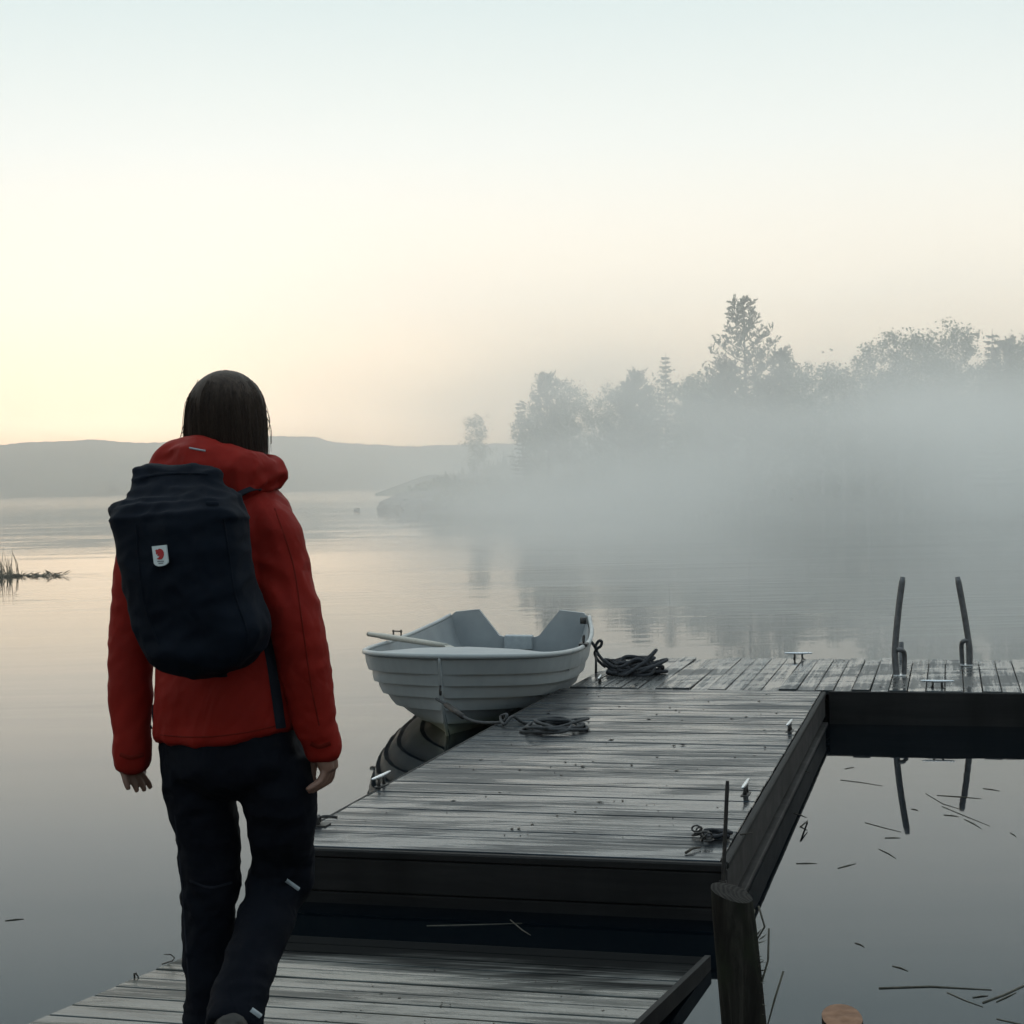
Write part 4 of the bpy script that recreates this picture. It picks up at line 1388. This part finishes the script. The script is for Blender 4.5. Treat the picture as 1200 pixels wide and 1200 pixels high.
UP = Vector((0, 0, 1))
ANL2 = Vector((ANL.x, ANL.y, .13))
boot(ANL2, FW, UP, 0)
tdir = (TOER - ANR).normalized()
upd = (KNR - ANR).normalized()
tdir = (tdir - upd * tdir.dot(upd) * .6).normalized(); upd = tdir.cross(upd).cross(tdir).normalized()
boot(ANR, tdir, upd, 0)

# ---- hair: cap plus strands
hair_q = NT("dark_brown_hair", .55, (.020, .014, .011), .14)
_v = hair_q.coord((60, 60, 2.5))
hair_q.set("Base Color", hair_q.ramp(hair_q.noise(_v, 2, 4), [(.3, (.020, .013, .010)), (.7, (.050, .033, .024))]))
hair_q.bump(hair_q.noise(_v, 3, 4), .002, .6)
hair_m = hair_q.m
ZT = LP(266, 433.5, .03).z
def hair_ring(py):
    """centre x px, half width, half depth at a picture height"""
    ks = [(433.5, 266, .004, .004), (435, 266, .034, .036), (440, 264.5, .050, .058), (450, 264.5, .070, .082), (465, 265, .0850, .098), (480, 265.5, .0930, .105), (500, 265.5, .0985, .103), (520, 266, .1010, .100), (536, 267, .1020, .095), (541, 267, .100, .090)]
    if py < 480:
        u = max(0.0, (py - 433.5) / 46.5)
        k = max(.03, (1 - (1 - u) ** 2) ** .52)
        return 264.5 + u, .093 * k, .105 * k
    return cat1(ks, py)
V, F = [], []
SEG, NR = 56, 40
for i in range(NR + 1):
    py = 433.5 + (541 - 433.5) * i / NR
    cx, w_, d_ = hair_ring(py)
    c_ = LP(cx, py, .025)
    for s in range(SEG):
        a = 2 * math.pi * s / SEG
        front = max(0, math.sin(a) - .45) / .55
        k = 1 - (.34 * front if py > 452 else .34 * front * max(0, (py - 438) / 14))
        p = c_ + HA * (math.cos(a) * w_ * (1 - .12 * front)) + HF * (math.sin(a) * d_ * k)
        p += Vector((p.x - c_.x, p.y - c_.y, 0)) * (.030 * noise.noise(Vector((a * 4.0, py * .01, 1))) + .012 * noise.noise(Vector((a * 16, py * .02, 4))))
        if i == NR: p.z += .010 * noise.noise(Vector((a * 6, 2, 3)))
        V.append(p)
for i in range(NR):
    for s in range(SEG):
        a = i * SEG + s; b = i * SEG + (s + 1) % SEG
        F.append((a, b, b + SEG, a + SEG))
F.append(tuple(NR * SEG + s for s in range(SEG)))
hair = mesh("hair", V, F, hair_m, person, True)
rh = random.Random(77)
V, F = [], []
for q_ in range(1700):
    a = rh.uniform(0, 2 * math.pi)
    if .45 < math.sin(a) and rh.random() < .8: continue
    out_r = rh.gauss(1.012, .012) if rh.random() < .93 else rh.uniform(1.03, 1.13)
    da = rh.gauss(0, .10)
    y0, y1 = rh.uniform(434, 470), rh.uniform(524, 541)
    pts = []
    for k in range(8):
        t = k / 7
        py = y0 + (y1 - y0) * t
        cx, w_, d_ = hair_ring(py)
        c_ = LP(cx, py, .025)
        aa = a + da * t + .035 * math.sin(t * 5 + q_)
        rr = out_r if t > .15 else 1.0
        p = c_ + HA * (math.cos(aa) * w_ * (1 + (rr - 1) * t ** .6)) + HF * (math.sin(aa) * d_ * (1 + (rr - 1) * t ** .6))
        pts.append(p)
    tube_data(pts, [.0004, .0007, .0008, .0008, .0008, .0007, .0006, .0003], 3, False, V, F)
for x0, y0, x1, y1, x2, y2 in ((302, 462, 312, 485, 314, 506), (304, 468, 316, 490, 312, 512), (232, 445, 221, 475, 214, 508), (230, 450, 219, 485, 211, 513), (306, 475, 317, 500, 318, 520)):
    tube_data(spline([LP(x0, y0, .03), LP(x1, y1, .03), LP(x2, y2, .03)], 5), .0010, 3, False, V, F)
mesh("strands", V, F, hair_m, hair, True)

# ---- things fixed on the cloth: found by casting the sight line on to it
from mathutils.bvhtree import BVHTree
def bvh_of(me_): return BVHTree.FromPolygons([v.co for v in me_.vertices], [tuple(p.vertices) for p in me_.polygons])
CAML = PMI @ CAM
def cast(tree, px, py):
    d = (PMI.to_3x3() @ pix_ray(px, py)).normalized()
    h, n_, _, _ = tree.ray_cast(CAML, d)
    return (h, n_) if h is not None else (None, None)
def strip(name, tree, path, wpx, mat, parent, lift=.003):
    """a band of given width laid on a cloth along picture points"""
    V, F = [], []
    pts = spline([Vector((x, y, 0)) for x, y in path], 6)
    rows = 0
    for i, p in enumerate(pts):
        t = (pts[min(i + 1, len(pts) - 1)] - pts[max(i - 1, 0)]).normalized()
        nn = Vector((-t.y, t.x, 0))
        row = []
        for s in (-1, -.33, .33, 1):
            q2 = p + nn * (wpx / 2 * s)
            h, n_ = cast(tree, q2.x, q2.y)
            if h is None: row = None; break
            row.append(h + n_ * lift * (1 if abs(s) < 1 else .35))
        if row is None: continue
        V += row; rows += 1
    for i in range(rows - 1):
        for k in range(3):
            a = i * 4 + k
            F.append((a, a + 1, a + 5, a + 4))
    return mesh(name, V, F, mat, parent, True) if rows > 1 else None
jt = bvh_of(jm)
strip("side_vent_zip", jt, [(309, 735), (317, 770), (323, 810), (329, 853)], 12, dark_trim, jacket, .004)
seam_m = fabric("jacket_seam", (.10, .007, .004), (.12, .009, .005), .7)
strip("sleeve_seam", jt, [(322, 596), (343, 660), (354, 730), (364, 800), (374, 850)], 1.8, seam_m, jacket, .0015)
strip("hem_stitching", jt, [(188, 861), (215, 863.5), (250, 863), (290, 858), (326, 850)], 1.6, seam_m, jacket, .0015)
strip("cuff_tab", jt, [(364, 871), (374, 875), (387, 871)], 5, seam_m, jacket, .0025)
strip("cuff_tab", jt, [(141, 884), (153, 888), (168, 884)], 5, seam_m, jacket, .0025)
tt = bvh_of(tm)
strip("leg_seam", tt, [(205, 955), (212, 1020), (217, 1090), (222, 1160)], 1.6, dark_trim, trousers, .0015)
strip("reflective_tab", tt, [(335, 1031), (350, 1042)], 5, reflect_m, trousers, .004)
strip("reflective_tab", tt, [(294, 1183), (305, 1191)], 6, reflect_m, trousers, .004)
strip("knee_seam", tt, [(222, 1032), (246, 1040), (272, 1034)], 3, dark_trim, trousers, .002)
ht = bvh_of(hoodo.data)
strip("reflective_strip", ht, [(222, 525), (231, 526.8), (241, 528.5)], 2, reflect_m, hoodo, .003)
tube("cuff_cord", spline([LP(392, 868, -.09), LP(393.5, 878, -.09), LP(395.5, 886, -.09)], 4), .003, dark_trim, jacket)
tube("hem_toggle", spline([LP(179.5, 826, .06), LP(179, 840, .05), LP(180.5, 851, .05), LP(178, 853.5, .05), LP(176.5, 850, .05)], 4), .0022, dark_trim, jacket)

# ---- backpack
def backpack():
    root = empty("backpack")
    root.matrix_world = PM
    tag(root, "dark navy roll-top backpack with a small pale badge, worn on the walker's back", "backpack")
    PK = [(793, 240, 256, 262), (789, 240, 222, 262), (780, 239, 196, 284), (765, 239, 180, 298), (745, 238, 169, 307), (725, 234, 162, 307), (700, 227, 156, 298), (675, 221, 151, 290),
          (650, 217, 148, 285), (630, 213, 143, 283), (612, 210, 140, 281), (598, 209, 142, 277), (588, 209, 148, 272), (576, 208, 154, 264), (564, 206, 157, 257), (554, 205, 160, 252), (549, 204, 165, 246)]
    keys = []
    for i, (py, _, l, r) in enumerate(PK):
        half = (r - l) / 2 / (FPX / (PD_ - .22))
        dep = .100 if 600 < py < 770 else .075 if py >= 770 else max(.016, .085 - (600 - py) * .0016)
        if py >= 785: dep = .05 if py < 792 else .012
        w_ = math.sqrt(max(.0003, half * half - (dep * .5) ** 2)) / .866
        cdep = -.235 if py > 600 else -.235 + (600 - py) * .0011
        keys.append((i, LP((l + r) / 2, py, cdep), w_, dep))
    V, F = loft(keys, 52, 64, AX, FW, 2.7)
    # folded ears of the roll-top
    limb([LP(158, 603, -.20), LP(146, 599, -.19), LP(137, 598, -.185), LP(131.5, 600, -.18)], [.040, .030, .017, .005], 12, 5, V, F)
    limb([LP(170, 566, -.16), LP(163, 557, -.15), LP(158, 550, -.145)], [.026, .017, .005], 12, 5, V, F)
    limb([LP(243, 566, -.22), LP(250, 557, -.225), LP(251, 552, -.225)], [.020, .013, .005], 12, 5, V, F)
    limb([LP(262, 586, -.24), LP(275, 596, -.25), LP(280, 606, -.25)], [.030, .022, .010], 12, 5, V, F)
    m_ = remesh(V, F, .0065, 3)
    zt = LP(210, 600, -.2).z
    def pf(p):
        t = fold(p, 7, 7, 9, 31) * .007 + fold(p, 20, 20, 22, 3) * .0032
        if p.z > zt - .02: t += .008 * fold(p, 6, 6, 34, 13)
        else: t += .003 * fold(p, 16, 16, 3, 41)
        return t
    displace(m_, pf)
    body = finish("pack_body", m_, pack_m, root)
    bt = bvh_of(m_)
    # roll-top edge binding, side seam, compression strap, loop
    strip("roll_edge", bt, [(165, 560), (190, 556), (220, 555), (244, 556)], 3, zip_m, body, .004)
    strip("side_seam", bt, [(262, 608), (268, 650), (276, 700), (290, 745), (280, 775)], 2.5, zip_m, body, .003)
    strip("side_seam", bt, [(160, 615), (163, 660), (170, 710), (186, 755)], 2.5, zip_m, body, .003)
    strip("top_buckle", bt, [(242, 590), (256, 591)], 5, zip_m, body, .006)
    # badge with a curled red emblem and two tiny lines of print
    badge_m = simple_mat("badge_cloth", (.50, .54, .54), (.56, .60, .60), 200, .8, .0003)
    emb_m = simple_mat("badge_red", (.30, .018, .022), (.36, .025, .028), 80, .8, .0003)
    ink_m = simple_mat("badge_ink", (.10, .11, .12), (.14, .15, .16), 80, .8, 0)
    def patch(name, poly, mat, parent, lift):
        c_, n_ = cast(bt, 189.5, 652)
        u = Vector((1, 0, 0)); u = (u - n_ * u.dot(n_)).normalized(); v = n_.cross(u)
        if v.z < 0: v = -v
        k = 1 / (FPX / (PD_ - .33))
        kx = k / max(.5, abs((PM.to_3x3() @ u).x) if True else 1)
        vs1 = [c_ + u * ((x - 189.5) * kx) + v * ((652 - y) * k) + n_ * lift for x, y in poly]
        m2 = len(vs1)
        vs0 = [p - n_ * .004 for p in vs1]
        f2 = [tuple(range(m2)), tuple(reversed(range(m2, 2 * m2)))] + [(i, i + m2, (i + 1) % m2 + m2, (i + 1) % m2) for i in range(m2)]
        return mesh(name, vs1 + vs0, f2, mat, parent)
    bd = patch("badge", [(179.5, 640), (198, 639), (200, 659.5), (198.5, 661), (195.5, 662.7), (191, 663.5), (187, 663.5), (183.5, 662), (181.7, 660)], badge_m, root, .0075)
    arc = [(184.2, 645.2), (185.5, 643.8), (187.6, 644.2), (189.2, 643.0), (191.6, 643.4), (193.8, 645.0), (195.1, 647.6), (195.2, 650.6), (194.2, 653.4), (192.2, 655.3), (189.6, 655.8), (187.2, 655.3), (186.0, 654.4),
           (188.0, 653.8), (189.2, 652.6), (189.0, 650.8), (187.6, 651.6), (186.6, 650.6), (187.8, 649.2), (188.6, 647.8), (187.2, 648.9), (185.9, 649.9), (185.0, 648.2), (185.2, 646.8)]
    patch("emblem", arc, emb_m, bd, .0088)
    for y0, x0, x1 in ((657.3, 186.5, 195.0), (659.6, 188.0, 194.0)):
        x = x0
        while x < x1 - .3:
            w_ = .8
            patch("print_mark", [(x, y0), (x + w_, y0 - .03), (x + w_, y0 + 1.1), (x, y0 + 1.1)], ink_m, bd, .0084)
            x += 1.25
    # shoulder straps over the shoulders, lower webbing
    sh = [LP(255, 585, -.17), LP(275, 582, -.14), LP(296, 577, -.10), LP(306, 580, -.04), LP(308, 590, .03)]
    def band(name, pts, w_, th, mat, side_dir):
        V, F = [], []
        pp = spline(pts, 5)
        for i, p in enumerate(pp):
            t = (pp[min(i + 1, len(pp) - 1)] - pp[max(i - 1, 0)]).normalized()
            n_ = t.cross(side_dir).normalized()
            s_ = n_.cross(t).normalized()
            for a, b in ((-1, -1), (1, -1), (1, 1), (-1, 1)): V.append(p + s_ * (w_ / 2 * a) + n_ * (th / 2 * b))
        for i in range(len(pp) - 1):
            for k in range(4):
                a = i * 4 + k; b = i * 4 + (k + 1) % 4
                F.append((a, b, b + 4, a + 4))
        F += [(3, 2, 1, 0), tuple(len(V) - 4 + k for k in range(4))]
        return mesh(name, V, F, mat, root)
    band("shoulder_strap", sh + [LP(308, 625, .10), LP(312, 680, .09), LP(305, 730, .02), LP(300, 745, -.06)], .055, .012, dark_trim, FW)
    shl = [p - AX * (p.dot(AX) - LP(212, 640, 0).dot(AX)) * 1.0 + AX * (-.06) for p in sh]
    band("shoulder_strap", [LP(190, 575, -.08), LP(186, 572, .0), LP(186, 578, .10), LP(190, 610, .19), LP(200, 680, .19)], .055, .012, dark_trim, FW)
    band("side_strap", [LP(150, 690, -.13), LP(147, 660, -.12), LP(149, 652, -.10)], .014, .005, dark_trim, AX)
    return root
backpack()
# ---------------------------------------------------------------- ropes
def rope_obj(name, pts, r, label, mat=None, n=6):
    pts = [Vector(p) for p in pts]
    o0 = pts[0].copy()
    V, F = tube_data([p - o0 for p in spline(pts, n)], r, 7)
    o = mesh(name, V, F, mat or rope_dark, None, True)
    o.location = o0
    tag(o, label, "rope")
    return o
def heap(c, rn, ln, wn, zmax, k, r):
    """points of a rope heaped in loose loops around c (dock frame)"""
    out_ = []
    a = 0
    for i in range(k):
        a += rn.uniform(.7, 1.5)
        rr = rn.uniform(.45, 1.0)
        p = c + N_ * math.cos(a) * ln * rr + E_ * math.sin(a) * wn * rr
        p = p + N_ * rn.uniform(-.04, .04) + E_ * rn.uniform(-.04, .04)
        out_.append(Vector((p.x, p.y, DECK + r + zmax * rn.random() ** 1.6 * (1.15 - rr * .6))))
    return out_
rn = random.Random(21)
# big dark heap by the stern, running from the boat's quarter
c = at_z(742, 785, DECK + .03)
c = D(dock_ne(c)[0], max(dock_ne(c)[1], FE0 + .5), 0)
hp = heap(c, rn, .21, .17, .15, 64, .011)
hp = [p if i % 14 else p + Vector((0, 0, rn.uniform(.04, .09))) for i, p in enumerate(hp)]
st = at_y(688, 747, 12.35)
lead = [st, at_y(696, 756, 12.2), at_y(702, 768, 12.0), at_y(714, 779, 11.8), at_y(728, 784, 11.65)]
lead[-1].z = DECK + .05
rope_obj("mooring_rope", lead + hp, .012, "dark mooring rope heaped on the cross dock beside the boat's stern")
loop = [at_y(x, y, 12.05) for x, y in ((699, 764), (698, 757), (702, 751), (705, 752), (704, 757), (700, 760), (697, 765), (699, 771), (704, 777), (712, 783), (722, 786))]
rope_obj("tied_rope_end", loop, .011, "knotted rope end with a loop by the boat's stern")
a = at_z(698.5, 788, DECK)
na, ea = dock_ne(a)
b = at_y(698.5, 765, a.y)
pin = tube("mooring_pin", [Vector((0, 0, -.03)), Vector((0, 0, .006)), b - Vector((a.x, a.y, DECK))], [.016, .009, .008], dark_iron)
pin.location = (a.x, a.y, DECK)
tag(pin, "thin upright mooring pin at the cross dock's end, under the knotted rope", "pin")
# painter from the bow eye
eye = at_y(511.5, 819, 9.62)
s0, s1 = at_y(523, 826, 9.45), at_y(543, 840, 9.2)
k0 = at_z(588, 846, DECK + .02)
mid = at_y(562, 846.5, 9.05)
c = at_z(651, 853, DECK + .01)
hp = heap(Vector((c.x, c.y, 0)), rn, .18, .26, .06, 34, .009)
pr = [eye, s0, s1, mid, k0, k0 + N_ * .03 + Vector((0, 0, .04)), k0 + N_ * -.02 + E_ * .05 + Vector((0, 0, .02)), k0 + N_ * .03 + E_ * -.06 + Vector((0, 0, -.005)), k0 + N_ * .06 + Vector((0, 0, .03)), at_z(612, 846, DECK + .012), at_z(628, 848, DECK + .012)]
rope_grey = simple_mat("grey_rope", (.020, .021, .023), (.05, .052, .055), 90, .85, .002)
rope_obj("bow_line", pr + hp, .0085, "grey bow line from the boat's stem, heaped on the dock planks", rope_grey)
V, F = tube_data([s0 - s0, (s1 - s0) * .5, s1 - s0], .016, 8)
o = mesh("line_snubber", V, F, dark_iron, None, True); o.location = s0
tag(o, "black rubber snubber threaded on the bow line", "snubber")
# tangle of wire and chain at the dock corner by the rod
c = at_z(842, 982, DECK)
c = D(min(dock_ne(c)[0], MN1 - .05), dock_ne(c)[1], 0)
hp = heap(c, rn, .035, .06, .03, 26, .006)
rope_obj("rope_tangle", hp, .0065, "small dark tangle of cord at the dock corner by the iron rod")
chain = empty("chain", c + Vector((0, 0, DECK)))
lv, lf = tube_data([Vector((math.cos(x) * .017, math.sin(x) * .011, 0)) for x in [i * math.pi / 5 for i in range(11)]], .0035, 5, False)
lme = bpy.data.meshes.new("chain_link"); lme.from_pydata([tuple(v) for v in lv], [], lf); lme.materials.append(dark_iron)
lme.polygons.foreach_set("use_smooth", [True] * len(lme.polygons))
for i in range(8):
    o = link("chain_link", lme, chain)
    a = i * .55
    q_ = N_ * (-.05 + .03 * math.cos(a)) + E_ * (-.10 + .016 * i)
    o.location = (q_.x, q_.y, .012 + .012 * (i % 3))
    o.rotation_euler = (R(90) * (i % 2), rn.uniform(-.3, .3), a)
tag(chain, "short iron chain lying in the tangle at the dock corner", "chain")
# twigs and leaf litter
twig_m = simple_mat("twig", (.03, .026, .02), (.06, .05, .04), 30, .9, .001)
def twig(pts, r, label, cat="twig", group=None, mat=None, name="twig"):
    pts = [Vector(p) for p in pts]
    V, F = tube_data([p - pts[0] for p in pts], [r] * (len(pts) - 1) + [r * .5], 5)
    o = mesh(name, V, F, mat or twig_m, None, True)
    o.location = pts[0]
    tag(o, label, cat, group)
twig([at_z(803.5, 999.5, DECK + .006), at_z(812, 994, DECK + .012), at_z(821, 993, DECK + .006)], .005, "short dark stick lying on the dock near the cord tangle")
twig([at_z(868, 978, DECK + .03), at_z(882, 975.5, DECK + .02)], .004, "twig sticking out over the dock's right edge")
def litter(name, spots, mat, label):
    V, F = [], []
    rl = random.Random(31)
    for p, s in spots:
        a = rl.uniform(0, 6.28)
        d = Vector((math.cos(a), math.sin(a), 0)); t = Vector((-d.y, d.x, 0))
        i0 = len(V)
        p = p - Vector((0, 0, .0035))
        V += [p - d * s, p + t * s * .45 + Vector((0, 0, s * .18)), p + d * s + Vector((0, 0, s * .05)), p - t * s * .45 + Vector((0, 0, s * .05)), p - d * s * .2 + Vector((0, 0, -.003))]
        F += [(i0, i0 + 1, i0 + 3), (i0 + 1, i0 + 2, i0 + 3), (i0, i0 + 4, i0 + 1), (i0 + 4, i0 + 2, i0 + 1), (i0 + 3, i0 + 2, i0 + 4), (i0, i0 + 3, i0 + 4)]
    tag(mesh(name, V, F, mat), label, "leaf litter", None, "stuff")
spots = []
for i in range(120):
    n_, e_ = rn.uniform(MN0 + .1, MN1 - .05), rn.uniform(ME0 + .1, ME1 - .1)
    spots.append((D(n_, e_, DECK + .005), rn.choice((.004, .006, .006, .009, .014))))
for (px, py) in ((716, 866), (785, 828), (760, 842), (792, 831), (800, 872), (790, 873), (683, 897), (608, 970), (600, 970), (703, 939), (740, 895)):
    spots.append((at_z(px, py, DECK + .006), .018))
for i in range(60):
    n_, e_ = rn.uniform(FN0 + .1, .6), rn.uniform(FE0 + .05, FE1 - .1)
    spots.append((D(n_, e_, DECK + .006), rn.choice((.005, .008, .010))))
litter("dock_litter", spots, twig_m, "specks of fallen leaves and bark scattered on the dock planks")
spots = []
for i in range(90):
    px, py = rn.uniform(60, 800), rn.uniform(1135, 1215)
    p = on_ramp(px, py)
    if line_at_e(A0, A1, p.dot(E_)) + .03 < p.dot(N_) < line_at_e(B0, B1, p.dot(E_)) - .03:
        spots.append((p + Vector((0, 0, .004)), rn.choice((.003, .004, .006))))
litter("ramp_litter", spots, twig_m, "dark specks of litter scattered on the near ramp planks")

# ---------------------------------------------------------------- reeds, straws, grass
straw_m = simple_mat("straw", (.040, .037, .028), (.095, .086, .062), 30, .7, .001)
STR = [((985, 914), (1010, 917), (1034, 921)), ((1098, 932), (1150, 936)), ((1085, 930), (1105, 942), (1128, 949)), ((1104, 945), (1128, 955), (1160, 968)), ((1130, 960), (1150, 971)),
       ((1014, 964), (1036, 970), (1056, 975)), ((1037, 982), (1055, 982)), ((933, 1012), (957, 1012)), ((982, 1017.5), (1003, 1012)), ((1002, 1105), (1013, 1110)),
       ((1046, 1132), (1064, 1138)), ((1030, 1158), (1090, 1156), (1162, 1160)), ((1110, 1163), (1130, 1172), (1152, 1180)), ((1152, 1175), (1176, 1166), (1200, 1155), (1226, 1144)), ((1168, 1174), (1191, 1163)),
       ((1140, 1169), (1158, 1167)), ((1168, 1194), (1186, 1198), (1210, 1203)), ((1184, 976), (1191, 981)), ((1068, 948), (1076, 950)), ((1030, 995), (1050, 1006)), ((930, 953), (945, 958)), ((1106, 955), (1124, 957)), ((1152, 924), (1172, 927)),
       ((500, 1085), (545, 1084), (612, 1082)), ((598, 1078), (612, 1090), (622, 1096)), ((6, 1079), (28, 1077)), ((934, 901), (948, 905)), ((990, 901), (1001, 899))]
for i, pl in enumerate(STR):
    pts = [at_z(x, y, .0005) for x, y in pl]
    if len(pts) == 2: pts.insert(1, (pts[0] + pts[1]) / 2 + Vector((.004, .004, .001)))
    dark_gap = pl[0][0] in (500, 598)
    twig(pts, .0036 if i in (11, 13) else .0022, "straw floating in the dark gap between ramp and dock" if dark_gap else "lone straw floating by the ramp's open side" if pl[0][0] == 6 else
         "long straight straw floating beyond the mooring pile" if i == 11 else "dark straw floating on the sheltered water inside the docks", "straw", "straws floating on the water", straw_m, "floating_straw")
V0 = [at_z(946, 962, .004), at_z(938, 969, .03), at_z(946, 973, .004)]
twig(V0, .004, "bent v-shaped straw poking out of the water by the dock", "straw", None, straw_m, "straw")
# stems beside the pile
for k, pl in enumerate([((889, 1062, 4.5), (896, 1086, 4.5), (877, 1118, 4.5)), ((901, 1088, 4.4), (900, 1125, 4.4), (890, 1160, 4.4), (884, 1215, 4.4)), ((918, 1138, 4.35), (908, 1170, 4.35), (896, 1214, 4.35)), ((884, 1066, 4.46), (880, 1100, 4.4), (876, 1125, 4.42))]):
    twig([at_y(*p) for p in pl], .0030, ["bent dry stalk leaning against the mooring pile", "curved upright grass stalk beside the mooring pile", "straight grass stalk slanting up beside the mooring pile", "thin stalk clinging to the mooring pile"][k], "stalk", None, straw_m, "stalk")
V, F = [], []
for i in range(46):
    s = at_y(880 + rn.uniform(-4, 4) + 4, rn.uniform(1098, 1200), 4.40)
    s.x += rn.uniform(-.012, .004)
    leaf_quad(V, F, s, Vector((rn.uniform(.2, 1), rn.uniform(-.6, .2), rn.uniform(-.5, .9))), rn.uniform(.015, .04), rn, .14)
tag(mesh("moss_tufts", V, F, straw_m), "dry tufts of moss and roots on the pile's side", "moss", None, "stuff")
# wisps by the ramp's left edge
twig([on_ramp(190, 1131) + Vector((0, 0, .003)), at_y(202, 1126, 5.0), at_y(204.5, 1122.5, 5.0), at_y(200, 1118.5, 5.0), at_y(192, 1118.5, 5.0)], .0022, "thin curled wire-like stalk at the ramp's edge", "stalk", None, twig_m, "stalk")
twig([on_ramp(158, 1148), at_y(157.5, 1141, 4.85), at_y(159, 1140, 4.85), at_y(162.5, 1145.5, 4.85)], .0030, "small bent hook of straw at the ramp's edge", "stalk", None, twig_m, "stalk")
# reed clump on the left
def reeds():
    rr = random.Random(13)
    c = at_z(0, 676, 0)
    e_ = empty("reed_clump", (c.x, c.y, 0))
    tag(e_, "clump of dry reeds on a low muddy spit in the open water", "reeds")
    V, F = [], []
    for i in range(230):
        a = rr.random()
        x = -3.2 + 3.6 * rr.random() ** .7 if i < 180 else rr.uniform(.2, 1.1)
        y = rr.gauss(0, .35)
        h = rr.uniform(.12, .62) * (1 if x < .25 else .22)
        lean = Vector((rr.gauss(-.06, .16), rr.gauss(0, .1), 0))
        w_ = Vector((.007, .003, 0))
        p0 = Vector((x, y, -.05)); p1 = p0 + Vector((0, 0, h * .55)) + lean * .35 * h; p2 = p0 + Vector((0, 0, h)) + lean * h * 1.3
        i0 = len(V)
        V += [p0 - w_, p0 + w_, p1 + w_ * .8, p1 - w_ * .8, p2]
        F += [(i0, i0 + 1, i0 + 2, i0 + 3), (i0 + 3, i0 + 2, i0 + 4)]
    reed_m = simple_mat("dry_reed", (.11, .10, .075), (.20, .18, .13), 20, .8, .001)
    tag(mesh("blades", V, F, reed_m, e_), None, None, None, "stuff")
    V, F = [], []
    for i in range(500):
        t = rr.random()
        x = -3.2 + 4.35 * t
        p = Vector((x, rr.gauss(0, .16 * (1.3 - t)), rr.random() * .10 * (1.05 - t)))
        leaf_quad(V, F, p, Vector((rr.uniform(-1, 1), rr.uniform(-.5, .5), rr.uniform(-.1, .25))), rr.uniform(.10, .28), rr, .10)
    tag(mesh("flattened_stems", V, F, reed_m, e_), None, None, None, "stuff")
    bm = bmesh.new()
    bmesh.ops.create_icosphere(bm, subdivisions=3, radius=1)
    for v in bm.verts:
        v.co *= 1 + .25 * noise.noise(v.co * 2)
        v.co = Vector((v.co.x * 2.0 - 1.6, v.co.y * .4, v.co.z * .06))
    bm_obj("mud_spit", bm, simple_mat("mud", (.05, .045, .035), (.09, .08, .06), 6, .9, .01), e_, True)
reeds()
